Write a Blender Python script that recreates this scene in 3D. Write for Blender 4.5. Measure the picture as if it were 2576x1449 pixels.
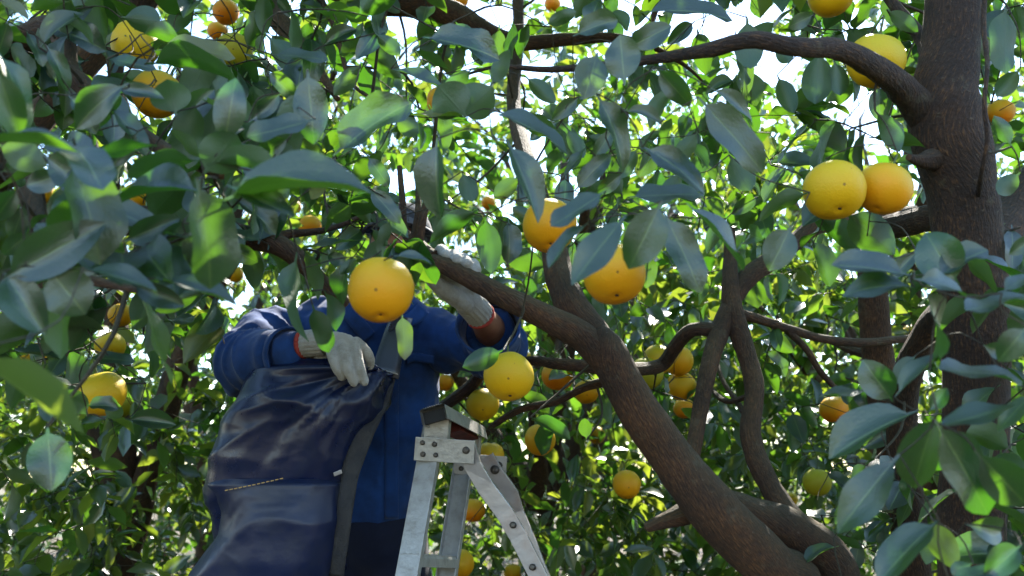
import bpy, bmesh, math, random
import numpy as np
from mathutils import Vector, Matrix

random.seed(7)
R = np.random.default_rng(11)
for o in list(bpy.data.objects):
    bpy.data.objects.remove(o)
scene = bpy.context.scene
col = scene.collection

# ------------------------------------------------------------------ camera
PITCH = math.radians(12.0)
CAMZ = 1.0
HFOV = math.radians(60.0)
FPX = 1288.0 / math.tan(HFOV / 2)          # focal length in units of a 2576 px wide photo
cam_d = bpy.data.cameras.new("camera")
cam_d.sensor_width = 36.0
cam_d.lens = 18.0 / math.tan(HFOV / 2)
cam_d.clip_start = 0.05
cam_d.clip_end = 900.0
cam_d.dof.use_dof = True
cam_d.dof.focus_distance = 1.95
cam_d.dof.aperture_fstop = 4.3
cam = bpy.data.objects.new("camera", cam_d)
cam.location = (0, 0, CAMZ)
cam.rotation_euler = (math.pi / 2 + PITCH, 0, 0)
col.objects.link(cam)
scene.camera = cam

# ------------------------------------------------------------------ light
SUN_EL, SUN_AZ = math.radians(45.0), math.radians(20.0)
SUNDIR = Vector((math.sin(SUN_AZ) * math.cos(SUN_EL), math.cos(SUN_AZ) * math.cos(SUN_EL), math.sin(SUN_EL)))
world = bpy.data.worlds.new("World")
scene.world = world
world.use_nodes = True
wn = world.node_tree
for n in list(wn.nodes):
    wn.nodes.remove(n)
sky = wn.nodes.new('ShaderNodeTexSky')
sky.sky_type = 'NISHITA'
sky.sun_disc = False
sky.sun_elevation = SUN_EL
sky.sun_rotation = SUN_AZ
sky.air_density = 1.15
sky.dust_density = 0.25
sky.ozone_density = 2.6
bg = wn.nodes.new('ShaderNodeBackground')
bg.inputs['Strength'].default_value = 0.15
wo = wn.nodes.new('ShaderNodeOutputWorld')
wn.links.new(sky.outputs[0], bg.inputs[0])
wn.links.new(bg.outputs[0], wo.inputs[0])
sun_d = bpy.data.lights.new("sun", 'SUN')
sun_d.energy = 5.0
sun_d.angle = math.radians(0.53)
sun_d.color = (1.0, 0.94, 0.84)
sun = bpy.data.objects.new("sun", sun_d)
sun.rotation_euler = SUNDIR.to_track_quat('Z', 'Y').to_euler()
sun.location = (3, 12, 9)
col.objects.link(sun)

scene.render.engine = 'CYCLES'
scene.view_settings.view_transform = 'Standard'
scene.view_settings.look = 'None'
scene.view_settings.exposure = 2.15
scene.view_settings.gamma = 1.0
cy = scene.cycles
cy.use_denoising = True
cy.max_bounces = 7
cy.diffuse_bounces = 4
cy.glossy_bounces = 2
cy.transmission_bounces = 5
cy.transparent_max_bounces = 4
cy.caustics_reflective = False
cy.caustics_refractive = False
cy.sample_clamp_indirect = 6.0

# ------------------------------------------------------------------ helpers
FWD = np.array((0, math.cos(PITCH), math.sin(PITCH)))
UPV = np.array((0, -math.sin(PITCH), math.cos(PITCH)))
RGT = np.array((1.0, 0, 0))
CAM = np.array((0, 0, CAMZ))


def P(px, py, d):
    """point of the orchard seen at (px, py) of the 2576 x 1449 photo at depth d metres"""
    return CAM + d * (FWD + (px - 1288.0) / FPX * RGT + (724.5 - py) / FPX * UPV)


def nrm(v):
    v = np.asarray(v, float)
    return v / (np.linalg.norm(v) + 1e-12)


ORI = {}


def add(name, mesh, mat=None, parent=None, origin=None):
    o = bpy.data.objects.new(name, mesh)
    col.objects.link(o)
    if mat is not None and mesh is not None and not mesh.materials:
        mesh.materials.append(mat)
    po = ORI[parent.name] if parent else np.zeros(3)
    oo = np.asarray(origin, float) if origin is not None else po
    o.location = tuple(oo - po)
    ORI[o.name] = oo
    if parent:
        o.parent = parent
    return o


def thing(name, label, cat, loc, group=None):
    o = bpy.data.objects.new(name, None)
    o.empty_display_size = 0.1
    col.objects.link(o)
    o.location = tuple(loc)
    ORI[o.name] = np.asarray(loc, float)
    o['label'] = label
    o['category'] = cat
    if group:
        o['group'] = group
    return o


def mesh_np(name, V, F, uv=None, rnd=None, smooth=True, origin=None):
    """V (n,3), F (m,k) constant k; uv per vertex (n,2)"""
    V = np.asarray(V, np.float64)
    if origin is not None:
        V = V - np.asarray(origin)
    F = np.asarray(F, np.int32)
    me = bpy.data.meshes.new(name)
    m, k = F.shape
    me.vertices.add(len(V))
    me.vertices.foreach_set('co', V.astype(np.float32).ravel())
    me.loops.add(m * k)
    me.loops.foreach_set('vertex_index', F.ravel())
    me.polygons.add(m)
    me.polygons.foreach_set('loop_start', np.arange(0, m * k, k, dtype=np.int32))
    me.polygons.foreach_set('loop_total', np.full(m, k, np.int32))
    me.polygons.foreach_set('use_smooth', np.full(m, smooth, bool))
    if uv is not None:
        l = me.uv_layers.new(name='UVMap')
        l.data.foreach_set('uv', np.asarray(uv, np.float32)[F.ravel()].ravel())
    if rnd is not None:
        a = me.attributes.new('rnd', 'FLOAT', 'POINT')
        a.data.foreach_set('value', np.asarray(rnd, np.float32))
    me.update(calc_edges=True)
    return me


class Geo:
    """collects quads"""
    def __init__(s):
        s.V, s.F, s.U, s.n = [], [], [], 0

    def put(s, V, F, U=None):
        V = np.asarray(V, float)
        s.V.append(V)
        s.F.append(np.asarray(F, int) + s.n)
        s.U.append(np.zeros((len(V), 2)) if U is None else np.asarray(U, float))
        s.n += len(V)

    def mesh(s, name, origin=None, smooth=True):
        return mesh_np(name, np.vstack(s.V), np.vstack(s.F), np.vstack(s.U), smooth=smooth, origin=origin)


def hash3(i, j, k, seed):
    n = (i * 374761393 + j * 668265263 + k * 2147483647 + seed * 974634777) & 0xFFFFFFFF
    n = ((n ^ (n >> 13)) * 1274126177) & 0xFFFFFFFF
    n = n ^ (n >> 16)
    return (n & 0xFFFF) / 65535.0 * 2 - 1


def vnoise(Pn, seed=0):
    Pn = np.asarray(Pn, float)
    I = np.floor(Pn).astype(np.int64)
    f = Pn - I
    f = f * f * (3 - 2 * f)
    out = 0
    for a in (0, 1):
        for b in (0, 1):
            for c in (0, 1):
                w = (f[:, 0] if a else 1 - f[:, 0]) * (f[:, 1] if b else 1 - f[:, 1]) * (f[:, 2] if c else 1 - f[:, 2])
                out = out + w * hash3(I[:, 0] + a, I[:, 1] + b, I[:, 2] + c, seed)
    return out


def spline(pts, n):
    """Catmull-Rom through rows of pts (any width), n samples"""
    p = np.asarray(pts, float)
    if len(p) == 2:
        t = np.linspace(0, 1, n)[:, None]
        return p[0] * (1 - t) + p[1] * t
    q = np.vstack([2 * p[0] - p[1], p, 2 * p[-1] - p[-2]])
    seg = np.linalg.norm(np.diff(p[:, :3], axis=0), axis=1)
    cum = np.concatenate([[0], np.cumsum(seg)])
    ss = np.linspace(0, cum[-1], n)
    out = []
    for s_ in ss:
        i = min(np.searchsorted(cum, s_, side='right') - 1, len(seg) - 1)
        t = (s_ - cum[i]) / (seg[i] + 1e-9)
        a, b, c, d = q[i], q[i + 1], q[i + 2], q[i + 3]
        out.append(0.5 * (2 * b + (c - a) * t + (2 * a - 5 * b + 4 * c - d) * t * t + (3 * b - 3 * c + d - a) * t ** 3))
    return np.array(out)


def tube(geo, path, rad, segs=8, rough=0.0, seed=0, cap=True, flat=None):
    path = np.asarray(path, float)
    n = len(path)
    rad = np.broadcast_to(np.asarray(rad, float), (n,))
    T = np.gradient(path, axis=0)
    T /= np.linalg.norm(T, axis=1)[:, None] + 1e-12
    ref = np.array((0, 0, 1.0)) if abs(T[0][2]) < 0.85 else np.array((0, 1.0, 0))
    a = nrm(np.cross(ref, T[0]))
    ring = np.linspace(0, 2 * np.pi, segs + 1)
    V = np.zeros((n, segs + 1, 3))
    U = np.zeros((n, segs + 1, 2))
    L = 0
    for i in range(n):
        a = nrm(a - T[i] * np.dot(a, T[i]))
        b = np.cross(T[i], a)
        if i:
            L += np.linalg.norm(path[i] - path[i - 1])
        rr = np.full(segs + 1, rad[i])
        dirs = np.cos(ring)[:, None] * a + np.sin(ring)[:, None] * b
        if rough:
            pp = path[i] + dirs * rad[i]
            w = vnoise(pp / (rad[i] * 2.6 + 0.004), seed + 5) * 0.7 + vnoise(pp / (rad[i] * 1.6 + 0.004), seed) * 0.5 + vnoise(pp / (rad[i] * 0.6 + .002), seed + 3) * 0.4
            rr = rr * (1 + rough * w)
        V[i] = path[i] + dirs * rr[:, None]
        U[i, :, 0] = ring / (2 * np.pi) * rad[i] * 6.28
        U[i, :, 1] = L
    V[:, -1] = V[:, 0]
    idx = np.arange(n * (segs + 1)).reshape(n, segs + 1)
    F = np.stack([idx[:-1, :-1], idx[:-1, 1:], idx[1:, 1:], idx[1:, :-1]], -1).reshape(-1, 4)
    geo.put(V.reshape(-1, 3), F, U.reshape(-1, 2))
    if cap:
        for i, sgn in ((0, 1), (n - 1, -1)):
            if rad[i] < 0.002:
                continue
            ringv = V[i, :-1]
            cen = path[i] - sgn * T[i] * rad[i] * 0.35
            vv = np.vstack([ringv, cen[None]])
            k = segs
            ff = [[j, (j + 1) % k, k, k] for j in range(k)] if sgn < 0 else [[(j + 1) % k, j, k, k] for j in range(k)]
            # quads degenerate -> use pairs
            ff = []
            for j in range(0, k - 1, 2):
                q = [j, j + 1, (j + 2) % k, k]
                ff.append(q if sgn < 0 else q[::-1])
            geo.put(vv, ff, np.zeros((k + 1, 2)) + U[i, 0])


def box_geo(geo, c, ax, ay, az):
    """box with centre c and half-axis vectors"""
    c, ax, ay, az = map(lambda v: np.asarray(v, float), (c, ax, ay, az))
    V = [c + sx * ax + sy * ay + sz * az for sx in (-1, 1) for sy in (-1, 1) for sz in (-1, 1)]
    F = [[0, 1, 3, 2], [4, 6, 7, 5], [0, 4, 5, 1], [2, 3, 7, 6], [0, 2, 6, 4], [1, 5, 7, 3]]
    if np.dot(np.cross(ax, ay), az) < 0:
        F = [f[::-1] for f in F]
    geo.put(V, F)


def extrude(geo, prof, p0, p1, xd, yd):
    """prof: list of 2-D points (closed), extruded from p0 to p1; quads for the sides, fan caps"""
    p0, p1, xd, yd = map(lambda v: np.asarray(v, float), (p0, p1, xd, yd))
    n = len(prof)
    A = [p0 + x * xd + y * yd for x, y in prof]
    B = [p1 + x * xd + y * yd for x, y in prof]
    F = [[i, (i + 1) % n, n + (i + 1) % n, n + i] for i in range(n)]
    geo.put(A + B, F)


def bevel(o, w, seg=2):
    m = o.modifiers.new('bevel', 'BEVEL')
    m.width = w
    m.segments = seg
    m.limit_method = 'ANGLE'
    m.angle_limit = math.radians(40)
    return o


def remesh(V, F, voxel, smooth_it=4, factor=0.5):
    me = mesh_np('tmp', V, F)
    ob = bpy.data.objects.new('tmp', me)
    col.objects.link(ob)
    m = ob.modifiers.new('r', 'REMESH')
    m.mode = 'VOXEL'
    m.voxel_size = voxel
    m.use_smooth_shade = True
    if smooth_it:
        s = ob.modifiers.new('s', 'SMOOTH')
        s.iterations = smooth_it
        s.factor = factor
    dg = bpy.context.evaluated_depsgraph_get()
    dg.update()
    out = bpy.data.meshes.new_from_object(ob.evaluated_get(dg))
    bpy.data.objects.remove(ob)
    bpy.data.meshes.remove(me)
    out.polygons.foreach_set('use_smooth', np.ones(len(out.polygons), bool))
    return out


def get_vn(me):
    n = len(me.vertices)
    v = np.zeros(n * 3, np.float32)
    me.vertices.foreach_get('co', v)
    nn = np.zeros(n * 3, np.float32)
    me.vertex_normals.foreach_get('vector', nn)
    return v.reshape(-1, 3).astype(float), nn.reshape(-1, 3).astype(float)


def set_v(me, V, origin=None):
    if origin is not None:
        V = V - np.asarray(origin)
    me.vertices.foreach_set('co', V.astype(np.float32).ravel())
    me.update()


def ellipsoid(geo, c, ax, ay, az, nu=20, nv=12):
    u = np.linspace(0, 2 * np.pi, nu + 1)[:-1]
    v = np.linspace(0.02, np.pi - 0.02, nv)
    V = []
    for vv in v:
        for uu in u:
            V.append(np.asarray(c) + math.sin(vv) * math.cos(uu) * np.asarray(ax) + math.sin(vv) * math.sin(uu) * np.asarray(ay) + math.cos(vv) * np.asarray(az))
    F = [[i * nu + j, (i + 1) * nu + j, (i + 1) * nu + (j + 1) % nu, i * nu + (j + 1) % nu] for i in range(nv - 1) for j in range(nu)]
    F.append
    k = len(V)
    V.append(np.asarray(c) + np.asarray(az))
    V.append(np.asarray(c) - np.asarray(az))
    for j in range(0, nu, 2):
        F.append([k, j, (j + 1) % nu, (j + 2) % nu])
        b = (nv - 1) * nu
        F.append([k + 1, b + (j + 2) % nu, b + (j + 1) % nu, b + j])
    geo.put(V, F)


def sweep_rings(geo, rings, nu=24):
    """rings: list of (centre, axisA, axisB); closed solid"""
    u = np.linspace(0, 2 * np.pi, nu + 1)[:-1]
    V = []
    for c, a, b in rings:
        c, a, b = map(lambda x: np.asarray(x, float), (c, a, b))
        V.append(c + np.cos(u)[:, None] * a + np.sin(u)[:, None] * b)
    n = len(rings)
    V = np.vstack(V)
    F = [[i * nu + j, i * nu + (j + 1) % nu, (i + 1) * nu + (j + 1) % nu, (i + 1) * nu + j] for i in range(n - 1) for j in range(nu)]
    k = len(V)
    V = np.vstack([V, rings[0][0], rings[-1][0]])
    b = (n - 1) * nu
    for j in range(0, nu, 2):
        F.append([k, (j + 2) % nu, (j + 1) % nu, j])
        F.append([k + 1, b + j, b + (j + 1) % nu, b + (j + 2) % nu])
    geo.put(V, F)


def capsule_chain(geo, pts, rads, n=14, segs=14):
    """tapered rounded chain"""
    pr = np.hstack([np.asarray(pts, float), np.asarray(rads, float)[:, None]])
    s = spline(pr, n)
    tube(geo, s[:, :3], np.maximum(s[:, 3], 0.002), segs=segs, cap=True)
    for i in (0, -1):
        r = s[i, 3]
        ellipsoid(geo, s[i, :3], (r, 0, 0), (0, r, 0), (0, 0, r), 12, 8)


# ------------------------------------------------------------------ materials
def newmat(name):
    m = bpy.data.materials.new(name)
    m.use_nodes = True
    nt = m.node_tree
    for n in list(nt.nodes):
        nt.nodes.remove(n)
    out = nt.nodes.new('ShaderNodeOutputMaterial')
    return m, nt, out


def N(nt, t, **kw):
    n = nt.nodes.new(t)
    for k, v in kw.items():
        if k in n.inputs:
            n.inputs[k].default_value = v
        else:
            setattr(n, k, v)
    return n


def ramp(nt, stops):
    r = nt.nodes.new('ShaderNodeValToRGB')
    while len(r.color_ramp.elements) < len(stops):
        r.color_ramp.elements.new(0.5)
    for e, (p, c) in zip(r.color_ramp.elements, stops):
        e.position = p
        e.color = c if len(c) == 4 else (*c, 1)
    return r


def mixc(nt, fac, a, b, bt='MIX'):
    n = nt.nodes.new('ShaderNodeMix')
    n.data_type = 'RGBA'
    n.blend_type = bt
    for sock, val in ((n.inputs[0], fac), (n.inputs[6], a), (n.inputs[7], b)):
        if hasattr(val, 'links') or hasattr(val, 'is_output'):
            nt.links.new(val, sock)
        else:
            sock.default_value = val if not isinstance(val, tuple) or len(val) == 4 else (*val, 1)
    return n.outputs[2]


def math_n(nt, op, a, b=0.0, clamp=False):
    n = nt.nodes.new('ShaderNodeMath')
    n.operation = op
    n.use_clamp = clamp
    for s, v in ((n.inputs[0], a), (n.inputs[1], b)):
        if hasattr(v, 'is_output'):
            nt.links.new(v, s)
        else:
            s.default_value = v
    return n.outputs[0]


def leaf_material(name, up1, up2, under, trans1, trans2, rough=0.38, tfac=0.42, fine=True, spec=0.6):
    m, nt, out = newmat(name)
    L = nt.links.new
    oi = N(nt, 'ShaderNodeObjectInfo')
    at = N(nt, 'ShaderNodeAttribute', attribute_name='rnd')
    r = math_n(nt, 'FRACT', math_n(nt, 'ADD', oi.outputs['Random'], at.outputs['Fac']))
    r2 = math_n(nt, 'FRACT', math_n(nt, 'MULTIPLY', r, 7.31))
    c = mixc(nt, r, up1, up2)
    geo = N(nt, 'ShaderNodeNewGeometry')
    tc = N(nt, 'ShaderNodeTexCoord')
    nz = N(nt, 'ShaderNodeTexNoise', Scale=22.0 if fine else 12.0, Detail=3.0)
    L(tc.outputs['Object'], nz.inputs['Vector'])
    if fine:
        sep = N(nt, 'ShaderNodeSeparateXYZ')
        L(tc.outputs['UV'], sep.inputs[0])
        du = math_n(nt, 'ABSOLUTE', math_n(nt, 'SUBTRACT', sep.outputs[0], 0.5))
        mid = math_n(nt, 'SUBTRACT', 1.0, math_n(nt, 'DIVIDE', du, 0.035), True)
        ph = math_n(nt, 'ADD', math_n(nt, 'MULTIPLY', sep.outputs[1], 11.0), math_n(nt, 'MULTIPLY', du, -9.0))
        vein = math_n(nt, 'POWER', math_n(nt, 'ABSOLUTE', math_n(nt, 'SINE', math_n(nt, 'MULTIPLY', ph, 3.1416))), 0.35)
        veinm = math_n(nt, 'SUBTRACT', 1.0, vein, True)
        allv = math_n(nt, 'MAXIMUM', mid, math_n(nt, 'MULTIPLY', veinm, 0.28))
        c = mixc(nt, math_n(nt, 'MULTIPLY', allv, 0.75), c, (0.055, 0.10, 0.035))
    if fine:
        c = mixc(nt, math_n(nt, 'MULTIPLY', mid, 0.8), c, (0.12, 0.18, 0.05))
    c = mixc(nt, geo.outputs['Backfacing'], c, under)
    c = mixc(nt, math_n(nt, 'MULTIPLY', math_n(nt, 'SUBTRACT', nz.outputs['Fac'], 0.35, True), 0.9), c, (0.022, 0.042, 0.012))
    old = math_n(nt, 'GREATER_THAN', r2, 0.978)
    c = mixc(nt, math_n(nt, 'MULTIPLY', old, 0.55), c, (0.16, 0.15, 0.02))
    if fine:
        sp_ = N(nt, 'ShaderNodeTexNoise', Scale=9.0, Detail=6.0, Roughness=0.75)
        L(tc.outputs['Object'], sp_.inputs['Vector'])
        spr = ramp(nt, [(0.66, (0, 0, 0)), (0.70, (1, 1, 1))])
        L(sp_.outputs['Fac'], spr.inputs[0])
        c = mixc(nt, math_n(nt, 'MULTIPLY', spr.outputs[0], 0.25), c, (0.09, 0.085, 0.05))
    bs = N(nt, 'ShaderNodeBsdfPrincipled')
    L(c, bs.inputs['Base Color'])
    rg = math_n(nt, 'ADD', math_n(nt, 'MULTIPLY', geo.outputs['Backfacing'], 0.2),
                math_n(nt, 'ADD', rough - 0.06, math_n(nt, 'MULTIPLY', r2, 0.14)))
    L(rg, bs.inputs['Roughness'])
    bs.inputs['Specular IOR Level'].default_value = spec
    tr = N(nt, 'ShaderNodeBsdfTranslucent')
    tcol = mixc(nt, r2, trans1, trans2)
    if fine:
        tcol = mixc(nt, math_n(nt, 'MULTIPLY', allv, 0.35), tcol, (0.10, 0.22, 0.02))
    L(tcol, tr.inputs['Color'])
    if fine:
        bm = N(nt, 'ShaderNodeBump', Strength=0.13, Distance=0.02)
        h = math_n(nt, 'ADD', math_n(nt, 'MULTIPLY', nz.outputs['Fac'], 0.6), math_n(nt, 'ADD', math_n(nt, 'MULTIPLY', allv, -0.06), math_n(nt, 'MULTIPLY', mid, -0.5)))
        L(h, bm.inputs['Height'])
        L(bm.outputs[0], bs.inputs['Normal'])
    mx = N(nt, 'ShaderNodeMixShader')
    mx.inputs[0].default_value = tfac
    L(bs.outputs[0], mx.inputs[1])
    L(tr.outputs[0], mx.inputs[2])
    L(mx.outputs[0], out.inputs[0])
    return m


M_LEAF = leaf_material('citrus_leaf', (0.006, 0.018, 0.014), (0.011, 0.032, 0.015), (0.020, 0.058, 0.016),
                       (0.08, 0.31, 0.012), (0.20, 0.43, 0.014), rough=0.36, tfac=0.22, spec=1.0)
M_LEAFBG = leaf_material('citrus_leaf_far', (0.010, 0.032, 0.010), (0.020, 0.055, 0.010), (0.026, 0.066, 0.014),
                         (0.11, 0.34, 0.018), (0.40, 0.49, 0.035), rough=0.26, tfac=0.32, fine=False, spec=0.9)


def bark_material(name, c1, c2, c3, moss=0.5):
    m, nt, out = newmat(name)
    L = nt.links.new
    tc = N(nt, 'ShaderNodeTexCoord')
    mp = N(nt, 'ShaderNodeMapping')
    mp.inputs['Scale'].default_value = (270, 55, 1)
    L(tc.outputs['UV'], mp.inputs[0])
    st = N(nt, 'ShaderNodeTexNoise', Scale=1.0, Detail=4.0, Roughness=0.65)
    L(mp.outputs[0], st.inputs['Vector'])
    big = N(nt, 'ShaderNodeTexNoise', Scale=9.0, Detail=5.0, Roughness=0.6)
    L(tc.outputs['Object'], big.inputs['Vector'])
    fine = N(nt, 'ShaderNodeTexNoise', Scale=120.0, Detail=3.0)
    L(tc.outputs['Object'], fine.inputs['Vector'])
    r1 = ramp(nt, [(0.30, c1), (0.55, c2), (0.72, c3)])
    L(st.outputs['Fac'], r1.inputs[0])
    bigr = ramp(nt, [(0.36, (0.35, 0.35, 0.35)), (0.62, (1.25, 1.2, 1.15))])
    L(big.outputs['Fac'], bigr.inputs[0])
    c = mixc(nt, 0.75, r1.outputs[0], bigr.outputs[0], 'MULTIPLY')
    # moss and lichen film on the upper sides
    geo = N(nt, 'ShaderNodeNewGeometry')
    sp = N(nt, 'ShaderNodeSeparateXYZ')
    L(geo.outputs['Normal'], sp.inputs[0])
    up = math_n(nt, 'MULTIPLY', math_n(nt, 'ADD', sp.outputs[2], 0.15, True), math_n(nt, 'MULTIPLY', big.outputs['Fac'], 1.6), True)
    c = mixc(nt, math_n(nt, 'MULTIPLY', up, moss), c, (0.085, 0.088, 0.038))
    li = N(nt, 'ShaderNodeTexNoise', Scale=17.0, Detail=6.0, Roughness=0.7)
    L(tc.outputs['Object'], li.inputs['Vector'])
    lir = ramp(nt, [(0.58, (0, 0, 0)), (0.66, (1, 1, 1))])
    L(li.outputs['Fac'], lir.inputs[0])
    c = mixc(nt, math_n(nt, 'MULTIPLY', lir.outputs[0], 0.30), c, (0.13, 0.12, 0.075))
    spots = ramp(nt, [(0.66, (0, 0, 0)), (0.74, (1, 1, 1))])
    L(fine.outputs['Fac'], spots.inputs[0])
    c = mixc(nt, math_n(nt, 'MULTIPLY', spots.outputs[0], 0.35), c, (0.20, 0.16, 0.11))
    bs = N(nt, 'ShaderNodeBsdfPrincipled', Roughness=0.82)
    L(c, bs.inputs['Base Color'])
    bm = N(nt, 'ShaderNodeBump', Strength=1.0, Distance=0.009)
    L(math_n(nt, 'ADD', st.outputs['Fac'], math_n(nt, 'MULTIPLY', fine.outputs['Fac'], 0.5)), bm.inputs['Height'])
    L(bm.outputs[0], bs.inputs['Normal'])
    L(bs.outputs[0], out.inputs[0])
    return m


M_BARK = bark_material('citrus_bark', (0.018, 0.009, 0.004), (0.078, 0.034, 0.013), (0.17, 0.080, 0.026))
M_BARK_DARK = bark_material('ridged_bark', (0.010, 0.005, 0.003), (0.044, 0.021, 0.010), (0.17, 0.080, 0.025), moss=0.2)
M_TWIG = bark_material('twig_bark', (0.030, 0.026, 0.017), (0.060, 0.050, 0.028), (0.095, 0.078, 0.045), moss=0.3)


def simple(name, colr, rough=0.6, spec=0.4, metal=0.0, noise=None, bump=0.0, bscale=60.0, sheen=0.0):
    m, nt, out = newmat(name)
    L = nt.links.new
    bs = N(nt, 'ShaderNodeBsdfPrincipled', Roughness=rough, Metallic=metal)
    bs.inputs['Specular IOR Level'].default_value = spec
    bs.inputs['Sheen Weight'].default_value = sheen
    bs.inputs['Base Color'].default_value = (*colr, 1)
    tc = N(nt, 'ShaderNodeTexCoord')
    if noise:
        nz = N(nt, 'ShaderNodeTexNoise', Scale=noise[0], Detail=5.0, Roughness=0.65)
        L(tc.outputs['Object'], nz.inputs['Vector'])
        rp = ramp(nt, [(noise[3] if len(noise) > 3 else 0.35, colr), (noise[4] if len(noise) > 4 else 0.68, noise[1])])
        L(nz.outputs['Fac'], rp.inputs[0])
        L(rp.outputs[0], bs.inputs['Base Color'])
        if noise[2]:
            L(math_n(nt, 'ADD', rough, math_n(nt, 'MULTIPLY', math_n(nt, 'SUBTRACT', nz.outputs['Fac'], 0.5), noise[2])), bs.inputs['Roughness'])
    if bump:
        nb = N(nt, 'ShaderNodeTexNoise', Scale=bscale, Detail=3.0)
        L(tc.outputs['Object'], nb.inputs['Vector'])
        b = N(nt, 'ShaderNodeBump', Strength=bump, Distance=0.004)
        L(nb.outputs['Fac'], b.inputs['Height'])
        L(b.outputs[0], bs.inputs['Normal'])
    L(bs.outputs[0], out.inputs[0])
    return m


def cloth_material(name, c1, c2, rough=0.85, weave=900.0):
    m, nt, out = newmat(name)
    L = nt.links.new
    tc = N(nt, 'ShaderNodeTexCoord')
    nz = N(nt, 'ShaderNodeTexNoise', Scale=5.0, Detail=7.0, Roughness=0.7)
    L(tc.outputs['Object'], nz.inputs['Vector'])
    rp = ramp(nt, [(0.36, c1), (0.60, c2)])
    L(nz.outputs['Fac'], rp.inputs[0])
    bs = N(nt, 'ShaderNodeBsdfPrincipled', Roughness=rough)
    bs.inputs['Specular IOR Level'].default_value = 0.25
    bs.inputs['Sheen Weight'].default_value = 0.15
    L(rp.outputs[0], bs.inputs['Base Color'])
    nb = N(nt, 'ShaderNodeTexNoise', Scale=weave, Detail=2.0)
    L(tc.outputs['Object'], nb.inputs['Vector'])
    n2 = N(nt, 'ShaderNodeTexNoise', Scale=45.0, Detail=3.0)
    L(tc.outputs['Object'], n2.inputs['Vector'])
    b = N(nt, 'ShaderNodeBump', Strength=0.35, Distance=0.004)
    L(math_n(nt, 'ADD', n2.outputs['Fac'], math_n(nt, 'MULTIPLY', nb.outputs['Fac'], 0.25)), b.inputs['Height'])
    L(b.outputs[0], bs.inputs['Normal'])
    L(bs.outputs[0], out.inputs[0])
    return m


M_JACKET = cloth_material('blue_work_cotton', (0.009, 0.024, 0.074), (0.012, 0.054, 0.200))
M_TROUSER = cloth_material('dark_navy_cotton', (0.004, 0.006, 0.018), (0.008, 0.012, 0.032))
M_CUFF_SHADE = simple('cuff_shade', (0.008, 0.010, 0.022), 0.9)  # shade inside the sleeve openings, put in as colour
M_GLOVE = simple('white_knit_cotton', (0.44, 0.415, 0.365), 0.95, 0.2, noise=(30.0, (0.22, 0.195, 0.155), 0, 0.45, 0.8), bump=0.9, bscale=420.0, sheen=0.3)
M_CUFF = simple('red_elastic', (0.40, 0.06, 0.045), 0.9, 0.2, bump=0.5, bscale=500.0)
M_SKIN = simple('weathered_skin', (0.30, 0.135, 0.075), 0.55, 0.4, noise=(25.0, (0.22, 0.09, 0.05), 0.1))
M_VINYL = simple('navy_vinyl', (0.0030, 0.0085, 0.040), 0.30, 0.5, noise=(14.0, (0.011, 0.016, 0.040), 0.3, 0.45, 0.8), bump=0.16, bscale=45.0)
M_VINYL2 = simple('dusty_navy_vinyl', (0.0045, 0.0105, 0.042), 0.42, 0.42, noise=(11.0, (0.016, 0.020, 0.038), 0.3, 0.42, 0.8), bump=0.2, bscale=45.0)
M_STRAP = simple('grey_webbing', (0.020, 0.021, 0.025), 0.75, 0.3, noise=(30.0, (0.045, 0.042, 0.04), 0.1), bump=0.7, bscale=260.0)
M_PAD = simple('black_vinyl_pad', (0.020, 0.022, 0.028), 0.30, 0.7, noise=(12.0, (0.03, 0.034, 0.045), 0.3), bump=0.2, bscale=40)
M_ALU = simple('worn_aluminium', (0.42, 0.41, 0.385), 0.46, 0.4, 0.5, noise=(24.0, (0.20, 0.185, 0.16), 0.4, 0.46, 0.86), bump=0.35, bscale=90)
M_STEEL = simple('plated_steel', (0.40, 0.39, 0.40), 0.38, 0.5, 0.75, noise=(11.0, (0.30, 0.22, 0.18), 0.5, 0.5, 0.85), bump=0.15, bscale=70)
M_BOLT = simple('dark_bolt', (0.055, 0.050, 0.045), 0.5, 0.5, 0.7, noise=(120.0, (0.12, 0.10, 0.08), 0.2))
M_RUB_SHADE = simple('black_rubber_and_shade', (0.010, 0.010, 0.010), 0.7)  # rubber of the feet, also painted shade in the cap's open end
M_RED = simple('red_brown_paint', (0.16, 0.022, 0.016), 0.6, noise=(30.0, (0.08, 0.02, 0.015), 0.2))
M_THREAD = simple('tan_thread', (0.38, 0.24, 0.09), 0.9)
M_CUTWOOD = simple('pale_cut_wood', (0.42, 0.37, 0.26), 0.9, noise=(60.0, (0.22, 0.18, 0.12), 0.0), bump=0.5, bscale=90)
M_STEM = simple('green_fruit_stalk', (0.07, 0.10, 0.03), 0.7)
M_SCAR = simple('dark_navel_scar', (0.030, 0.016, 0.008), 0.9)
M_HAIR = simple('black_hair', (0.010, 0.008, 0.007), 0.6)
M_EYE = simple('eye_white', (0.7, 0.68, 0.64), 0.25)
M_BOOT = simple('dark_boot_rubber', (0.018, 0.020, 0.016), 0.55)


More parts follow.
